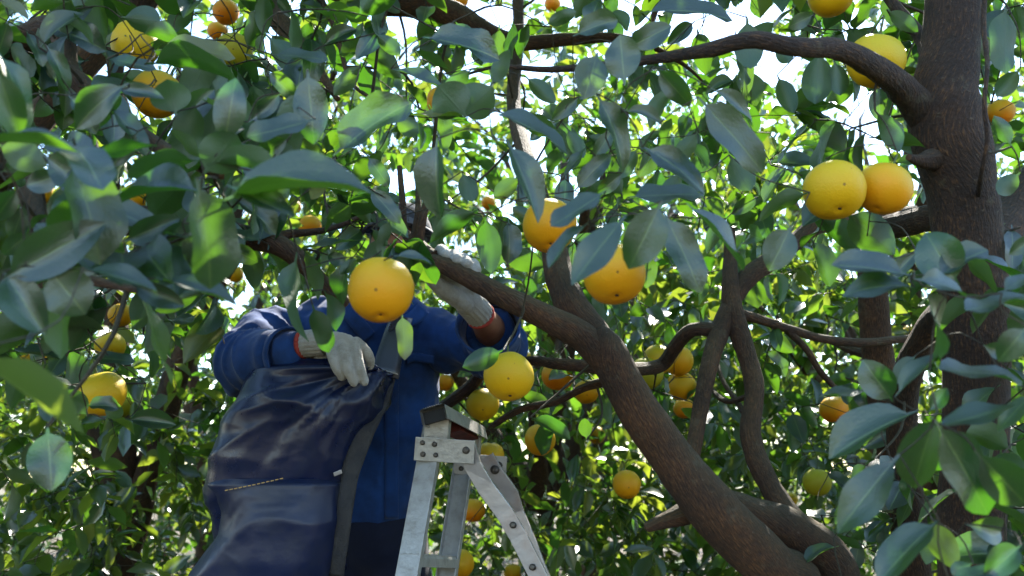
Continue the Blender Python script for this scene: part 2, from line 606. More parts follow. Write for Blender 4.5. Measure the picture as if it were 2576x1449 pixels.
def cap_material():
    m, nt, out = newmat('grey_checked_cap_cloth')
    L = nt.links.new
    tc = N(nt, 'ShaderNodeTexCoord')
    ck = N(nt, 'ShaderNodeTexChecker', Scale=55.0)
    nz = N(nt, 'ShaderNodeTexNoise', Scale=30.0, Detail=2.0)
    L(tc.outputs['Object'], nz.inputs['Vector'])
    vm = N(nt, 'ShaderNodeVectorMath', operation='MULTIPLY_ADD')
    L(nz.outputs['Color'], vm.inputs[0])
    vm.inputs[1].default_value = (0.02, 0.02, 0.02)
    L(tc.outputs['Object'], vm.inputs[2])
    L(vm.outputs[0], ck.inputs['Vector'])
    ck.inputs['Color1'].default_value = (0.10, 0.105, 0.125, 1)
    ck.inputs['Color2'].default_value = (0.030, 0.032, 0.042, 1)
    bs = N(nt, 'ShaderNodeBsdfPrincipled', Roughness=0.9)
    L(ck.outputs[0], bs.inputs['Base Color'])
    L(bs.outputs[0], out.inputs[0])
    return m


M_CAP = cap_material()


def orange_material():
    m, nt, out = newmat('orange_rind')
    L = nt.links.new
    tc = N(nt, 'ShaderNodeTexCoord')
    oi = N(nt, 'ShaderNodeObjectInfo')
    sp = N(nt, 'ShaderNodeSeparateXYZ')
    L(tc.outputs['Object'], sp.inputs[0])
    # green-yellow shoulders fade to the fruit's own ripe colour (alpha of the object colour = ripeness)
    nz = N(nt, 'ShaderNodeTexNoise', Scale=16.0, Detail=3.0)
    L(tc.outputs['Object'], nz.inputs['Vector'])
    z = math_n(nt, 'ADD', math_n(nt, 'MULTIPLY', sp.outputs[2], 12.0), math_n(nt, 'MULTIPLY', math_n(nt, 'SUBTRACT', nz.outputs['Fac'], 0.5), 0.9))
    sh = math_n(nt, 'ADD', z, 0.40, True)
    ripe = math_n(nt, 'SUBTRACT', 1.0, oi.outputs['Alpha'])
    green = mixc(nt, ripe, (0.60, 0.45, 0.010), (0.36, 0.38, 0.022))
    c = mixc(nt, math_n(nt, 'MULTIPLY', sh, 0.8), oi.outputs['Color'], green)
    # little dark blemishes
    bl = N(nt, 'ShaderNodeTexVoronoi', Scale=42.0)
    L(tc.outputs['Object'], bl.inputs['Vector'])
    b2 = N(nt, 'ShaderNodeTexNoise', Scale=9.0)
    L(tc.outputs['Object'], b2.inputs['Vector'])
    blm = math_n(nt, 'MULTIPLY', math_n(nt, 'LESS_THAN', bl.outputs['Distance'], 0.10), math_n(nt, 'GREATER_THAN', b2.outputs['Fac'], 0.60))
    c = mixc(nt, math_n(nt, 'MULTIPLY', blm, 0.7), c, (0.10, 0.05, 0.015))
    sc_ = N(nt, 'ShaderNodeTexNoise', Scale=26.0, Detail=7.0, Roughness=0.75)
    mpf = N(nt, 'ShaderNodeMapping')
    mpf.inputs['Scale'].default_value = (1.0, 1.0, 0.45)
    L(tc.outputs['Object'], mpf.inputs[0])
    L(mpf.outputs[0], sc_.inputs['Vector'])
    scr = ramp(nt, [(0.62, (0, 0, 0)), (0.72, (1, 1, 1))])
    L(sc_.outputs['Fac'], scr.inputs[0])
    c = mixc(nt, math_n(nt, 'MULTIPLY', scr.outputs[0], 0.35), c, (0.30, 0.20, 0.03))
    bs = N(nt, 'ShaderNodeBsdfPrincipled', Roughness=0.5)
    bs.inputs['Specular IOR Level'].default_value = 0.28
    bs.inputs['Subsurface Weight'].default_value = 0.05
    bs.inputs['Subsurface Radius'].default_value = (0.012, 0.006, 0.002)
    bs.inputs['Subsurface Scale'].default_value = 0.5
    L(c, bs.inputs['Base Color'])
    pores = N(nt, 'ShaderNodeTexVoronoi', Scale=430.0)
    L(tc.outputs['Object'], pores.inputs['Vector'])
    bm = N(nt, 'ShaderNodeBump', Strength=0.32, Distance=0.0012)
    L(pores.outputs['Distance'], bm.inputs['Height'])
    L(bm.outputs[0], bs.inputs['Normal'])
    L(bs.outputs[0], out.inputs[0])
    return m


M_ORANGE = orange_material()


def ground_material():
    m, nt, out = newmat('orchard_soil')
    L = nt.links.new
    tc = N(nt, 'ShaderNodeTexCoord')
    a = N(nt, 'ShaderNodeTexNoise', Scale=0.5, Detail=8.0, Roughness=0.7)
    L(tc.outputs['Object'], a.inputs['Vector'])
    b = N(nt, 'ShaderNodeTexNoise', Scale=14.0, Detail=6.0, Roughness=0.7)
    L(tc.outputs['Object'], b.inputs['Vector'])
    r1 = ramp(nt, [(0.35, (0.07, 0.048, 0.030)), (0.5, (0.12, 0.085, 0.05)), (0.6, (0.05, 0.085, 0.025)), (0.75, (0.07, 0.11, 0.03))])
    L(a.outputs['Fac'], r1.inputs[0])
    r2 = ramp(nt, [(0.3, (0.5, 0.5, 0.5)), (0.7, (1.3, 1.3, 1.3))])
    L(b.outputs['Fac'], r2.inputs[0])
    bs = N(nt, 'ShaderNodeBsdfPrincipled', Roughness=0.95)
    L(mixc(nt, 1.0, r1.outputs[0], r2.outputs[0], 'MULTIPLY'), bs.inputs['Base Color'])
    bm = N(nt, 'ShaderNodeBump', Strength=1.0, Distance=0.05)
    L(b.outputs['Fac'], bm.inputs['Height'])
    L(bm.outputs[0], bs.inputs['Normal'])
    L(bs.outputs[0], out.inputs[0])
    return m


M_GROUND = ground_material()

# ------------------------------------------------------------------ ground
gx = np.concatenate([np.linspace(-300, -12, 14), np.linspace(-11, 11, 45), np.linspace(12, 300, 14)])
GX, GY = np.meshgrid(gx, gx + 6, indexing='ij')
GZ = vnoise(np.stack([GX.ravel() * .8, GY.ravel() * .8, 0 * GX.ravel()], 1), 5) * 0.03 - 0.03
gi = np.arange(len(gx) ** 2).reshape(len(gx), -1)
gf = np.stack([gi[:-1, :-1], gi[1:, :-1], gi[1:, 1:], gi[:-1, 1:]], -1).reshape(-1, 4)
ground = add('ground', mesh_np('ground', np.stack([GX.ravel(), GY.ravel(), GZ], 1), gf), M_GROUND)
ground['kind'] = 'structure'


# ------------------------------------------------------------------ leaves
def leaf_template(nl, nw, fold, droop, wave, twist, asym, seed):
    """leaf of length 1 along +Y, full width 1 in X (scaled per leaf), upper side +Z; returns V, F, UV"""
    ts = np.concatenate([[-0.13], np.linspace(0, 1, nl + 1)])
    V, U = [], []
    rr = random.Random(seed)
    ph = rr.uniform(0, 6)
    for t in ts:
        if t <= 0:
            hw = 0.028 if t < 0 else 0.05
        else:
            hw = 0.5 * ((t ** 0.62) * ((1 - t) ** 0.72)) / 0.4005
            hw = max(hw, 0.012)
        for j in range(nw + 1):
            s = j / nw * 2 - 1
            x = s * hw * (1 + asym * s)
            tt = max(t, 0)
            z = fold * 1.15 * abs(s) * hw - droop * tt * tt * 1.0 + wave * math.sin(ph + tt * 9 + s * 1.5) * abs(s) * min(1, hw * 3)
            z += twist * s * hw * tt
            y = t - droop * droop * tt * tt * 0.5
            V.append((x, y, z))
            U.append((s * 0.5 + 0.5, tt))
    w = nw + 1
    F = [[i * w + j, i * w + j + 1, (i + 1) * w + j + 1, (i + 1) * w + j] for i in range(len(ts) - 1) for j in range(nw)]
    return np.array(V), np.array(F), np.array(U)


TPL_HI = [leaf_template(9, 4, f, d * 1.25 + .03, w * 1.1, tw * 1.4, a, i) for i, (f, d, w, tw, a) in enumerate([
    (0.30, 0.10, 0.04, 0.1, 0.03), (0.20, 0.22, 0.05, -0.2, -0.04), (0.42, 0.16, 0.03, 0.25, 0.05), (0.12, 0.05, 0.06, -0.1, 0.0),
    (0.25, 0.34, 0.05, 0.3, -0.03), (0.50, 0.26, 0.03, 0.0, 0.04), (0.16, -0.08, 0.07, 0.2, 0.02), (0.34, 0.18, 0.08, -0.35, -0.05)])]
TPL_LO = [leaf_template(3, 2, f, d, w, tw, 0, i + 20) for i, (f, d, w, tw) in enumerate([
    (0.30, 0.12, 0.02, 0.1), (0.22, 0.28, 0.04, -0.2), (0.45, 0.20, 0.03, 0.2), (0.15, 0.05, 0.05, -0.1)])]
LEAF_HI = [mesh_np('leaf', V, F, U) for V, F, U in TPL_HI]
LEAF_LO = [mesh_np('leaf', V, F, U) for V, F, U in TPL_LO]
for me in LEAF_HI:
    me.materials.append(M_LEAF)
for me in LEAF_LO:
    me.materials.append(M_LEAFBG)


def frames(D, roll, upref=None):
    """rotation matrices with columns X, Y=D, Z for unit directions D (n,3) and roll angles"""
    D = np.asarray(D, float)
    up = np.tile((0, 0, 1.0), (len(D), 1)) if upref is None else upref
    X = np.cross(D, up)
    bad = np.linalg.norm(X, axis=1) < 1e-3
    X[bad] = (1, 0, 0)
    X /= np.linalg.norm(X, axis=1)[:, None]
    Z = np.cross(X, D)
    c, s = np.cos(roll)[:, None], np.sin(roll)[:, None]
    X2 = X * c + Z * s
    Z2 = np.cross(X2, D)
    return np.stack([X2, D, Z2], -1)


def foliage_mesh(name, pos, M, L, W, tpls, rnd, origin):
    """all leaves joined; pos (n,3), M (n,3,3), L, W lengths"""
    Vs, Fs, Us, Rs, base = [], [], [], [], 0
    k = len(tpls)
    for i, (V, F, U) in enumerate(tpls):
        sel = np.arange(i, len(pos), k)
        if not len(sel):
            continue
        S = np.stack([V[None, :, 0] * W[sel, None], V[None, :, 1] * L[sel, None], V[None, :, 2] * L[sel, None] * 0.7], -1)
        Wd = np.einsum('nij,nvj->nvi', M[sel], S) + pos[sel][:, None, :]
        nv = len(V)
        Vs.append(Wd.reshape(-1, 3))
        Fs.append((F[None] + (np.arange(len(sel)) * nv)[:, None, None]).reshape(-1, 4) + base)
        Us.append(np.tile(U, (len(sel), 1)))
        Rs.append(np.repeat(rnd[sel], nv))
        base += nv * len(sel)
    return mesh_np(name, np.vstack(Vs), np.vstack(Fs), np.vstack(Us), np.concatenate(Rs), origin=origin)


def leaf_object(tree, meshes, i, pos, M3, L, W):
    o = bpy.data.objects.new('leaf', meshes[i % len(meshes)])
    col.objects.link(o)
    o.parent = tree
    m = np.eye(4)
    m[:3, 0] = M3[:, 0] * W
    m[:3, 1] = M3[:, 1] * L
    m[:3, 2] = M3[:, 2] * L * 0.7
    m[:3, 3] = pos - ORI[tree.name]
    o.matrix_basis = Matrix(m.tolist())
    return o


# the fruit: place, colour and description
Y_ = (0.66, 0.37, 0.004)      # yellow
A_ = (0.72, 0.30, 0.003)      # amber
O_ = (0.78, 0.21, 0.004)      # orange
G_ = (0.40, 0.34, 0.015)      # greenish
ORANGES = [
    # cx, cy, diameter px, colour, greenness, tilt, label, tree (d override)
    (958, 728, 168, A_, .25, 6, 'large golden orange hanging in front of the worker and hiding the face', 'l'),
    (1383, 567, 138, A_, .3, 12, 'golden orange with a leaf tip over its top, above the limb fork', 'c'),
    (1545, 690, 158, A_, .35, 10, 'large orange behind two broad blue green leaves beside the limb fork', 'c'),
    (2098, 478, 155, Y_, .6, 14, 'yellow fruit with a dark navel dot, left one of the touching pair', 'r'),
    (2225, 474, 138, A_, .45, -26, 'amber fruit with a ring mark, touching the yellow fruit beside the trunk', 'r'),
    (2203, 152, 140, Y_, .8, 0, 'yellow fruit behind the bent branch of the thick right trunk', 'r', 1.58),
    (2090, -12, 112, Y_, .3, 0, 'fruit cut by the top edge of the picture above the bent branch', 'r'),
    (1280, 947, 124, Y_, .5, 8, 'yellow orange under a single dark leaf right of the blue sleeve', 'c'),
    (1214, 1017, 82, Y_, .6, -10, 'pale yellow orange just above the ladder top', 'c'),
    (1232, 1148, 76, A_, .5, 0, 'orange right behind the ladder hinge plate', 'c'),
    (1359, 1106, 78, A_, .45, 0, 'round orange under a long dark leaf right of the ladder', 'c'),
    (1577, 1218, 70, A_, .45, 6, 'lone orange hanging low left of the slanting limb', 'c'),
    (1627, 940, 82, G_, .9, 0, 'greenish yellow fruit in front of its cluster right of the limb', 'c'),
    (1657, 903, 76, Y_, .9, 0, 'pale fruit with dark flecks at the back of the cluster', 'c'),
    (1708, 907, 74, A_, .3, 0, 'amber fruit half behind the pale flecked one', 'c'),
    (1714, 970, 74, A_, .25, 0, 'orange fruit under the amber one beside the thin upright limb', 'c'),
    (1721, 1027, 54, O_, .2, 0, 'small orange lowest in the hanging cluster', 'c'),
    (1403, 945, 80, O_, .2, 0, 'deep orange fruit under the horizontal branch', 'c'),
    (1475, 985, 64, A_, .4, 0, 'small amber fruit against the left side of the slanting limb', 'c'),
    (1190, 1283, 62, O_, .3, 0, 'orange seen between the ladder legs with a leaf below', 'c'),
    (1157, 1418, 72, A_, .3, 0, 'amber fruit low behind the ladder rung', 'c'),
    (2056, 1213, 70, G_, 1., 0, 'small green and yellow fruit alone right of the twin lower limbs', 'c'),
    (2098, 1030, 70, O_, .05, 0, 'bright orange crossed by a thin twig near the pruned trunk', 'p'),
    (2515, 282, 70, O_, .1, 0, 'deep orange fruit by the right edge beside the trunk', 'r', 2.6),
    (2295, 842, 52, Y_, .3, 0, 'small yellow fruit between the pruned trunk and the thick trunk', 'p'),
    (255, 990, 118, Y_, .55, 0, 'large yellow fruit behind two small leaves at lower left', 'l'),
    (303, 1020, 62, G_, .7, 0, 'pale fruit peeping out behind the large lower left one', 'l'),
    (277, 870, 74, Y_, .6, 0, 'yellow fruit above the large lower left one on the hanging twig', 'l'),
    (305, 792, 62, A_, .2, 0, 'amber fruit half hidden under the big dark leaves', 'l'),
    (340, 112, 118, Y_, .6, 0, 'yellow fruit under a round dark leaf in the upper left', 'l'),
    (395, 236, 124, A_, .8, 0, 'fruit with green top behind a heart shaped leaf', 'l'),
    (590, 128, 90, G_, 1., 0, 'pale green yellow fruit with a twig across it', 'l'),
    (568, 30, 64, O_, .05, 0, 'sunlit orange at the top edge above the pale green fruit', 'l'),
    (548, 78, 50, O_, .05, 0, 'small sunlit orange under the one at the top edge', 'l'),
    (75, 75, 40, O_, .1, 0, 'small orange by the branch in the top left corner', 'l'),
    (105, 485, 60, A_, .2, 0, 'amber fruit behind the dark leaves at the left edge', 'l'),
    (345, 492, 66, A_, .2, 0, 'amber fruit glimpsed below the long light leaf on the left', 'l'),
    (5, 826, 44, O_, .1, 0, 'orange cut by the left edge of the picture', 'l'),
    (85, 890, 62, A_, .4, 0, 'amber fruit above a narrow leaf near the left edge', 'l'),
    (1113, 255, 80, O_, .05, 0, 'orange behind the dark leaf rosette in the upper middle', 'c'),
    (1120, 962, 46, O_, .1, 0, 'orange beside the waist of the blue jacket', 'c'),
    (1228, 510, 36, O_, .0, 0, 'small sunlit orange above the pointed green leaf', 'c'),
    (780, 568, 56, O_, .1, 0, 'orange behind thin twigs left of the cap', 'l'),
    (710, 22, 44, O_, .05, 0, 'small orange at the top beside the thick upper branch', 'l'),
    (592, 690, 40, A_, .2, 0, 'amber fruit just right of the sunlit hanging leaf', 'l'),
    (310, 1428, 54, A_, .2, 0, 'dull amber fruit at the bottom left in shade', 'l'),
    (1160, 0, 38, O_, .05, 0, 'orange sliver at the top edge over the thick upper branch', 'c'),
    (1500, 1095, 44, A_, .2, 0, 'small blurred orange beside an upright leaf', 'c'),
    (1390, 10, 40, O_, .1, 0, 'sunlit orange at the top edge near the upper middle', 'c'),
    (1010, 285, 40, O_, .1, 0, 'small orange under the glossy dark leaf in the upper middle', 'l'),
    (1290, 1440, 46, A_, .3, 0, 'blurred orange at the bottom edge right of the ladder legs', 'c'),
    (2105, 1420, 40, O_, .1, 0, 'small orange at the foot of the lower right limb', 'c'),
    (1330, 905, 40, A_, .4, 0, 'small amber fruit behind the horizontal branch', 'c'),
    (740, 520, 36, O_, .05, 0, 'orange patch left of the grey hanging leaf', 'l'),
    (640, 1440, 30, O_, .1, 0, 'small dim orange behind the bag corner at the bottom', 'l'),
    (1925, 578, 34, O_, .05, 0, 'small orange by the sawn stub of the upright limb', 'c'),
    (1990, 1255, 34, Y_, .2, 0, 'tiny yellow fruit in the leaves right of the lower limbs', 'c'),
]

# openings shaped into the canopy so that bright sky shows through
GAPS = [(1790, 60, 140, 85), (1945, 165, 70, 65), (2170, 300, 50, 90), (1345, 370, 50, 50), (290, 180, 55, 40), (1010, 460, 45, 40), (1250, 60, 75, 45), (1000, 60, 50, 45), (1600, 70, 45, 35), (890, 310, 40, 30), (2130, 60, 40, 45), (690, 80, 40, 35)]


class Tree:
    def __init__(s, name, label, base, group='orange trees of the orchard', bark=None, seed=1):
        s.root = thing(name, label, 'tree', base, group)
        s.base = np.asarray(base, float)
        s.bark = bark or M_BARK
        s.nodes = []
        s.rng = np.random.default_rng(seed)
        s.leaves = []          # (pos, M3, L, W)
        s.targets = []         # twig end points
        s.tw = Geo()
        s.seed = seed
        s.far = False

    def limb(s, name, pts, n=None, segs=14, rough=0.09, fill=True):
        """pts rows: x, y, z, r"""
        pts = np.asarray(pts, float)
        ln = np.sum(np.linalg.norm(np.diff(pts[:, :3], axis=0), axis=1))
        n = n or max(6, int(ln / 0.02))
        sp = spline(pts, min(n, 140))
        g = Geo()
        tube(g, sp[:, :3], np.maximum(sp[:, 3], 0.001), segs=segs, rough=rough, seed=s.seed)
        s.seed += 1
        o = add(name, g.mesh(name, origin=s.base), s.bark, s.root)
        if fill:
            s.nodes.append(sp[::2, :3])
        return o

    def limbp(s, name, pts, **k):
        """pts rows: px, py, r_px, d  (photo position, apparent radius, depth)"""
        return s.limb(name, [(*P(x, y, d), r / FPX * d) for x, y, r, d in pts], **k)

    def cluster(s, a, d0, n, Lr=(0.075, 0.115), tl=0.16, spread=0.9, droop=0.35):
        """a sprig: short twig from a along d0 carrying n leaves"""
        rg = s.rng
        rel = a - CAM
        dz = max(rel @ FWD, .1)
        gu, gv = rel[0] / dz * FPX + 1288, 724.5 - (rel @ UPV) / dz * FPX
        for gx_, gy_, rx_, ry_ in GAPS:
            if ((gu - gx_) / rx_) ** 2 + ((gv - gy_) / ry_) ** 2 < 1 and rg.random() < .95:
                return
        d0 = nrm(d0)
        pts = [a]
        p, d = a.copy(), d0.copy()
        for k in range(4):
            d = nrm(d + rg.normal(0, .18, 3) + np.array((0, 0, -0.06)))
            p = p + d * tl / 4
            pts.append(p.copy())
        pts = np.array(pts)
        s.targets.append(a)
        if s.far:
            tube(s.tw, pts[::2], np.linspace(0.0024, 0.0012, 3), segs=3, cap=False)
        else:
            tube(s.tw, pts, np.linspace(0.0022, 0.0011, 5), segs=4, cap=False)
        for k in range(n):
            t = (k + 0.6) / n
            i = min(int(t * 4), 3)
            q = pts[i] + (pts[i + 1] - pts[i]) * (t * 4 - i)
            ax = nrm(pts[i + 1] - pts[i])
            rv = nrm(np.cross(ax, rg.normal(0, 1, 3)))
            dd = nrm(ax * (1 - spread * (1 - 0.6 * (k == n - 1))) + rv * spread * 0.9 + np.array((0, 0, -droop * rg.uniform(0.2, 1.6))))
            L = rg.uniform(*Lr)
            M3 = frames(dd[None], np.array([rg.normal(0, 0.6)]))[0]
            s.leaves.append((q, M3, L, L * rg.uniform(0.42, 0.56)))

    def hand_leaf(s, bx, by, tx, ty, w, d, kind='u', dd=None):
        rg = s.rng
        b = P(bx, by, d)
        L0 = math.hypot(tx - bx, ty - by) / FPX * d
        if dd is None:
            dd = rg.uniform(-0.3, 0.3) * L0
        t = P(tx, ty, d + dd)
        ax = nrm(t - b)
        L = np.linalg.norm(t - b)
        W = 0.47 * L
        wa = w / FPX * d
        roll = 0.0 if wa >= W else math.acos(max(wa / W, 0.22))
        W = max(W, wa)
        c = nrm(CAM - (b + t) / 2)
        n0 = nrm(c - ax * np.dot(c, ax))
        if kind == 'g':
            n0 = -n0
        best = None
        for sgn in (1, -1):
            cr, sr = math.cos(roll), math.sin(roll) * sgn
            nn = n0 * cr + np.cross(ax, n0) * sr
            if best is None or nn[2] > best[2]:
                best = nn
        nn = best
        X = np.cross(ax, nn)
        s.leaves.insert(0, (b, np.stack([X, ax, nn], -1), L, W))
        s.targets.append(b - ax * L * 0.12)
        s.hand = getattr(s, 'hand', 0) + 1

    def finish(s, n_obj=300, hi=True, maxtwig=1.6, twig_r=0.0028):
        rg = s.rng
        # twigs: every target joins the nearest wood already grown
        if s.nodes and s.targets:
            nodes = np.vstack(s.nodes)
            T = np.array(s.targets)
            d0 = np.array([np.min(np.sum((nodes - t) ** 2, 1)) for t in T])
            buf = np.zeros((len(nodes) + len(T) * 6, 3))
            rad = np.zeros(len(buf))
            buf[:len(nodes)] = nodes
            rad[:len(nodes)] = 0.0065
            m = len(nodes)
            for i in np.argsort(d0):
                t = T[i]
                ds = np.sum((buf[:m] - t) ** 2, 1)
                j = int(np.argmin(ds))
                ln = math.sqrt(ds[j])
                if ln < 0.006 or ln > maxtwig:
                    continue
                a = buf[j]
                mid = (a + t) / 2 + rg.normal(0, 0.10, 3) * ln + np.array((0, 0, 0.05)) * ln
                sp = spline([a, mid, t], 7)
                r0 = min(rad[j] * 0.8, twig_r * (1 + 2.2 * ln))
                r1 = max(r0 * 0.55, 0.0012)
                if hi:
                    tube(s.tw, sp, np.linspace(r0, r1, 7), segs=5, cap=False)
                else:
                    tube(s.tw, sp[::2], np.linspace(r0, r1, 4), segs=3, cap=False)
                buf[m:m + 6] = sp[1:]
                rad[m:m + 6] = np.linspace(r0, r1, 7)[1:]
                m += 6
        if s.tw.V:
            o = add('twigs', s.tw.mesh('twigs', origin=s.base), M_TWIG, s.root)
            o['kind'] = 'stuff'
        if not s.leaves:
            return
        pos = np.array([l[0] for l in s.leaves])
        M = np.array([l[1] for l in s.leaves])
        L = np.array([l[2] for l in s.leaves])
        W = np.array([l[3] for l in s.leaves])
        cen = pos + M[:, :, 1] * L[:, None] * .5
        rel = cen - CAM
        dz = np.maximum(rel @ FWD, .05)
        u = (rel @ RGT) / dz * FPX + 1288
        v = 724.5 - (rel @ UPV) / dz * FPX
        keep = np.ones(len(pos), bool)
        for t in ORANGES:
            fr = t[2] / 2
            fd = t[8] if len(t) > 8 else 0.094 * FPX / t[2]
            reach = fr * .85 + .25 * L / dz * FPX
            hit = (np.hypot(u - t[0], v - t[1]) < reach) & (dz < fd)
            keep &= ~(hit & (rg.random(len(pos)) < .93))
        for gx_, gy_, rx_, ry_ in GAPS:
            keep &= ~(((u - gx_) / rx_) ** 2 + ((v - gy_) / ry_) ** 2 < (.55 + .4 * rg.random(len(pos))))
        keep &= ~((((u - 1040) / 52) ** 2 + ((v - 555) / 80) ** 2 < 1) & (dz < 2.35))
        keep &= ~((u > 560) & (u < 1300) & (v > 760) & (dz < 2.35))
        keep[:getattr(s, 'hand', 0)] = True
        pos, M, L, W = pos[keep], M[keep], L[keep], W[keep]
        # the leaves that show largest stand singly: near ones inside the frame first
        rel = pos - CAM
        dz = rel @ FWD
        u = (rel @ RGT) / np.maximum(dz, .05) * FPX + 1288
        v = 724.5 - (rel @ UPV) / np.maximum(dz, .05) * FPX
        inside = (u > -60) & (u < 2640) & (v > -60) & (v < 1510) & (dz > 0.2)
        key = np.where(inside, dz / L, 1e3 + dz)
        key[:getattr(s, 'hand', 0)] -= 500
        order = np.argsort(key)
        meshes = LEAF_HI if hi else LEAF_LO
        for c_, i in enumerate(order[:n_obj]):
            if not inside[i] and c_ > 20:
                n_obj = c_
                break
            leaf_object(s.root, meshes, int(rg.integers(0, 8)), pos[i], M[i], L[i], W[i])
        rest = order[n_obj:]
        for near, part in ((True, rest[inside[rest]]), (False, rest[~inside[rest]])) if hi else ((False, rest),):
            if not len(part):
                continue
            rest = part
            me = foliage_mesh('foliage', pos[rest], M[rest], L[rest], W[rest], TPL_HI[:4] if near else TPL_LO, rg.random(len(rest)), s.base)
            o = add('foliage', me, M_LEAF if near else M_LEAFBG, s.root)
            o['kind'] = 'stuff'


# ------------------------------------------------------------------ the near trees
# right tree: thick dark trunk
tr_r = Tree('orange_tree', 'orange tree with the thick dark ridged trunk rising along the right edge', (*P(2440, 1500, 1.75)[:2], -0.02), bark=M_BARK_DARK, seed=21)
tb = P(2440, 1500, 1.75)
g0 = np.array((tb[0] + 0.03, tb[1] + 0.05, -0.05))
tr_r.limb('trunk', [(*g0, 0.075), (*P(2450, 1449, 1.72), 0.062), (*P(2455, 1100, 1.68), 0.058), (*P(2455, 800, 1.65), 0.060), (*P(2440, 640, 1.63), 0.060),
                    (*P(2420, 480, 1.62), 0.060), (*P(2385, 340, 1.61), 0.066), (*P(2375, 240, 1.61), 0.058), (*P(2390, 120, 1.62), 0.050), (*P(2396, 0, 1.63), 0.048), (*P(2405, -300, 1.66), 0.042)], segs=28, rough=0.07)
tr_r.limbp('branch', [(2425, 580, 18, 1.65), (2405, 470, 38, 1.65), (2366, 365, 48, 1.635), (2318, 282, 43, 1.60), (2262, 215, 35, 1.55), (2200, 168, 31, 1.48), (2110, 124, 27, 1.42), (2000, 118, 25, 1.38), (1890, 100, 22, 1.38),
                      (1800, 122, 20, 1.42), (1700, 140, 15, 1.5), (1560, 160, 11, 1.6), (1380, 175, 8, 1.75), (1250, 168, 5, 1.85), (1150, 195, 2.5, 1.95)])
tr_r.limbp('branch', [(2440, 660, 60, 1.64), (2500, 600, 58, 1.70), (2560, 520, 52, 1.76), (2640, 420, 46, 1.8), (2760, 250, 38, 1.85)])
tr_r.limbp('branch', [(2430, 560, 45, 1.66), (2350, 548, 35, 1.74), (2290, 560, 33, 1.82), (2235, 572, 30, 1.9), (2230, 575, 12, 1.92)])
tr_r.limbp('branch', [(2360, 200, 26, 1.64), (2320, 100, 18, 1.72), (2290, 60, 16, 1.78), (2240, 0, 14, 1.85), (2180, -100, 12, 1.95)])
tr_r.limbp('branch', [(2482, -60, 7, 1.56), (2474, 60, 7, 1.54), (2484, 160, 6, 1.5), (2476, 260, 6, 1.48), (2484, 350, 6, 1.48), (2470, 430, 6, 1.5), (2462, 490, 7, 1.56)], segs=8)
tr_r.limbp('branch', [(2350, 400, 30, 1.58), (2312, 402, 17, 1.55), (2286, 396, 8, 1.53)], segs=10, fill=False, rough=.3)
tr_r.limbp('branch', [(2420, 760, 32, 1.75), (2370, 790, 36, 1.9), (2320, 860, 36, 2.0), (2280, 960, 36, 2.1), (2270, 1100, 38, 2.2), (2300, 1449, 42, 2.3)], segs=16)

# centre tree
cb = P(2000, 1560, 1.98)
tr_c = Tree('orange_tree', 'orange tree with the mossy forked limb slanting across the picture centre', (cb[0] + .03, cb[1] + .06, -0.02), seed=33)
tr_c.limb('trunk', [(cb[0] + .05, cb[1] + .06, -0.05, .085), (cb[0] + .03, cb[1] + .03, 0.35, .072), (*P(2010, 1500, 1.98), .062), (*P(1940, 1430, 1.95), .058), (*P(1800, 1290, 1.92), .054),
                    (*P(1690, 1150, 1.92), .0485), (*P(1580, 985, 1.92), .0445), (*P(1525, 880, 1.92), .041), (*P(1492, 838, 1.92), .028)], segs=24, rough=0.08)
tr_c.limbp('branch', [(1545, 930, 43, 1.93), (1470, 850, 39, 1.91), (1400, 812, 35, 1.90), (1330, 776, 31, 1.90), (1247, 735, 27, 1.91), (1167, 692, 24, 1.93), (1101, 661, 21, 1.95), (1050, 664, 17, 1.98), (1015, 672, 14, 2.02)], segs=20, rough=.10)
tr_c.limbp('branch', [(1500, 850, 42, 1.94), (1440, 770, 42, 1.96), (1408, 700, 36, 2.0), (1395, 630, 33, 2.05), (1372, 560, 29, 2.12), (1350, 480, 25, 2.25), (1318, 380, 21, 2.5), (1292, 250, 18, 2.8), (1304, 60, 15, 3.0), (1296, -150, 12, 3.2)], segs=18)
tr_c.limbp('branch', [(1090, 650, 22, 1.97), (1045, 615, 20, 2.0), (1018, 580, 11, 2.03), (1012, 500, 9, 2.05), (1005, 420, 7, 2.1)], segs=10)
tr_c.limbp('branch', [(1050, 640, 12, 1.98), (1060, 570, 11, 1.98), (1078, 480, 8, 2.0), (1090, 380, 6, 2.05)], segs=10)
tr_c.limbp('branch', [(1030, 630, 13, 1.99), (1045, 580, 10, 2.01), (1052, 520, 8, 2.03), (1050, 430, 6, 2.1)], segs=10)
tr_c.limb('branch', [(cb[0] + .02, cb[1] + .04, 0.55, .06), (*P(2110, 1460, 2.05), .052), (*P(2010, 1345, 2.05), .050), (*P(1900, 1300, 2.03), .042), (*P(1790, 1260, 2.0), .036)], segs=18)
tr_c.limbp('branch', [(2020, 1350, 42, 2.07), (1965, 1270, 31, 2.12), (1915, 1180, 28, 2.16), (1888, 1090, 26, 2.2), (1898, 980, 25, 2.25), (1875, 880, 25, 2.3), (1845, 790, 27, 2.33), (1838, 710, 22, 2.36), (1836, 640, 16, 2.4), (1836, 575, 13, 2.42)], segs=14)
tr_c.limbp('branch', [(1732, 1200, 20, 2.12), (1755, 1070, 20, 2.18), (1782, 930, 22, 2.24), (1805, 850, 24, 2.3), (1838, 770, 24, 2.34)], segs=12)
tr_c.limbp('branch', [(1842, 750, 24, 2.35), (1885, 695, 26, 2.38), (1950, 650, 24, 2.42), (2010, 600, 23, 2.48), (2060, 565, 24, 2.52), (2150, 560, 24, 2.6), (2300, 540, 24, 2.7)], segs=12)
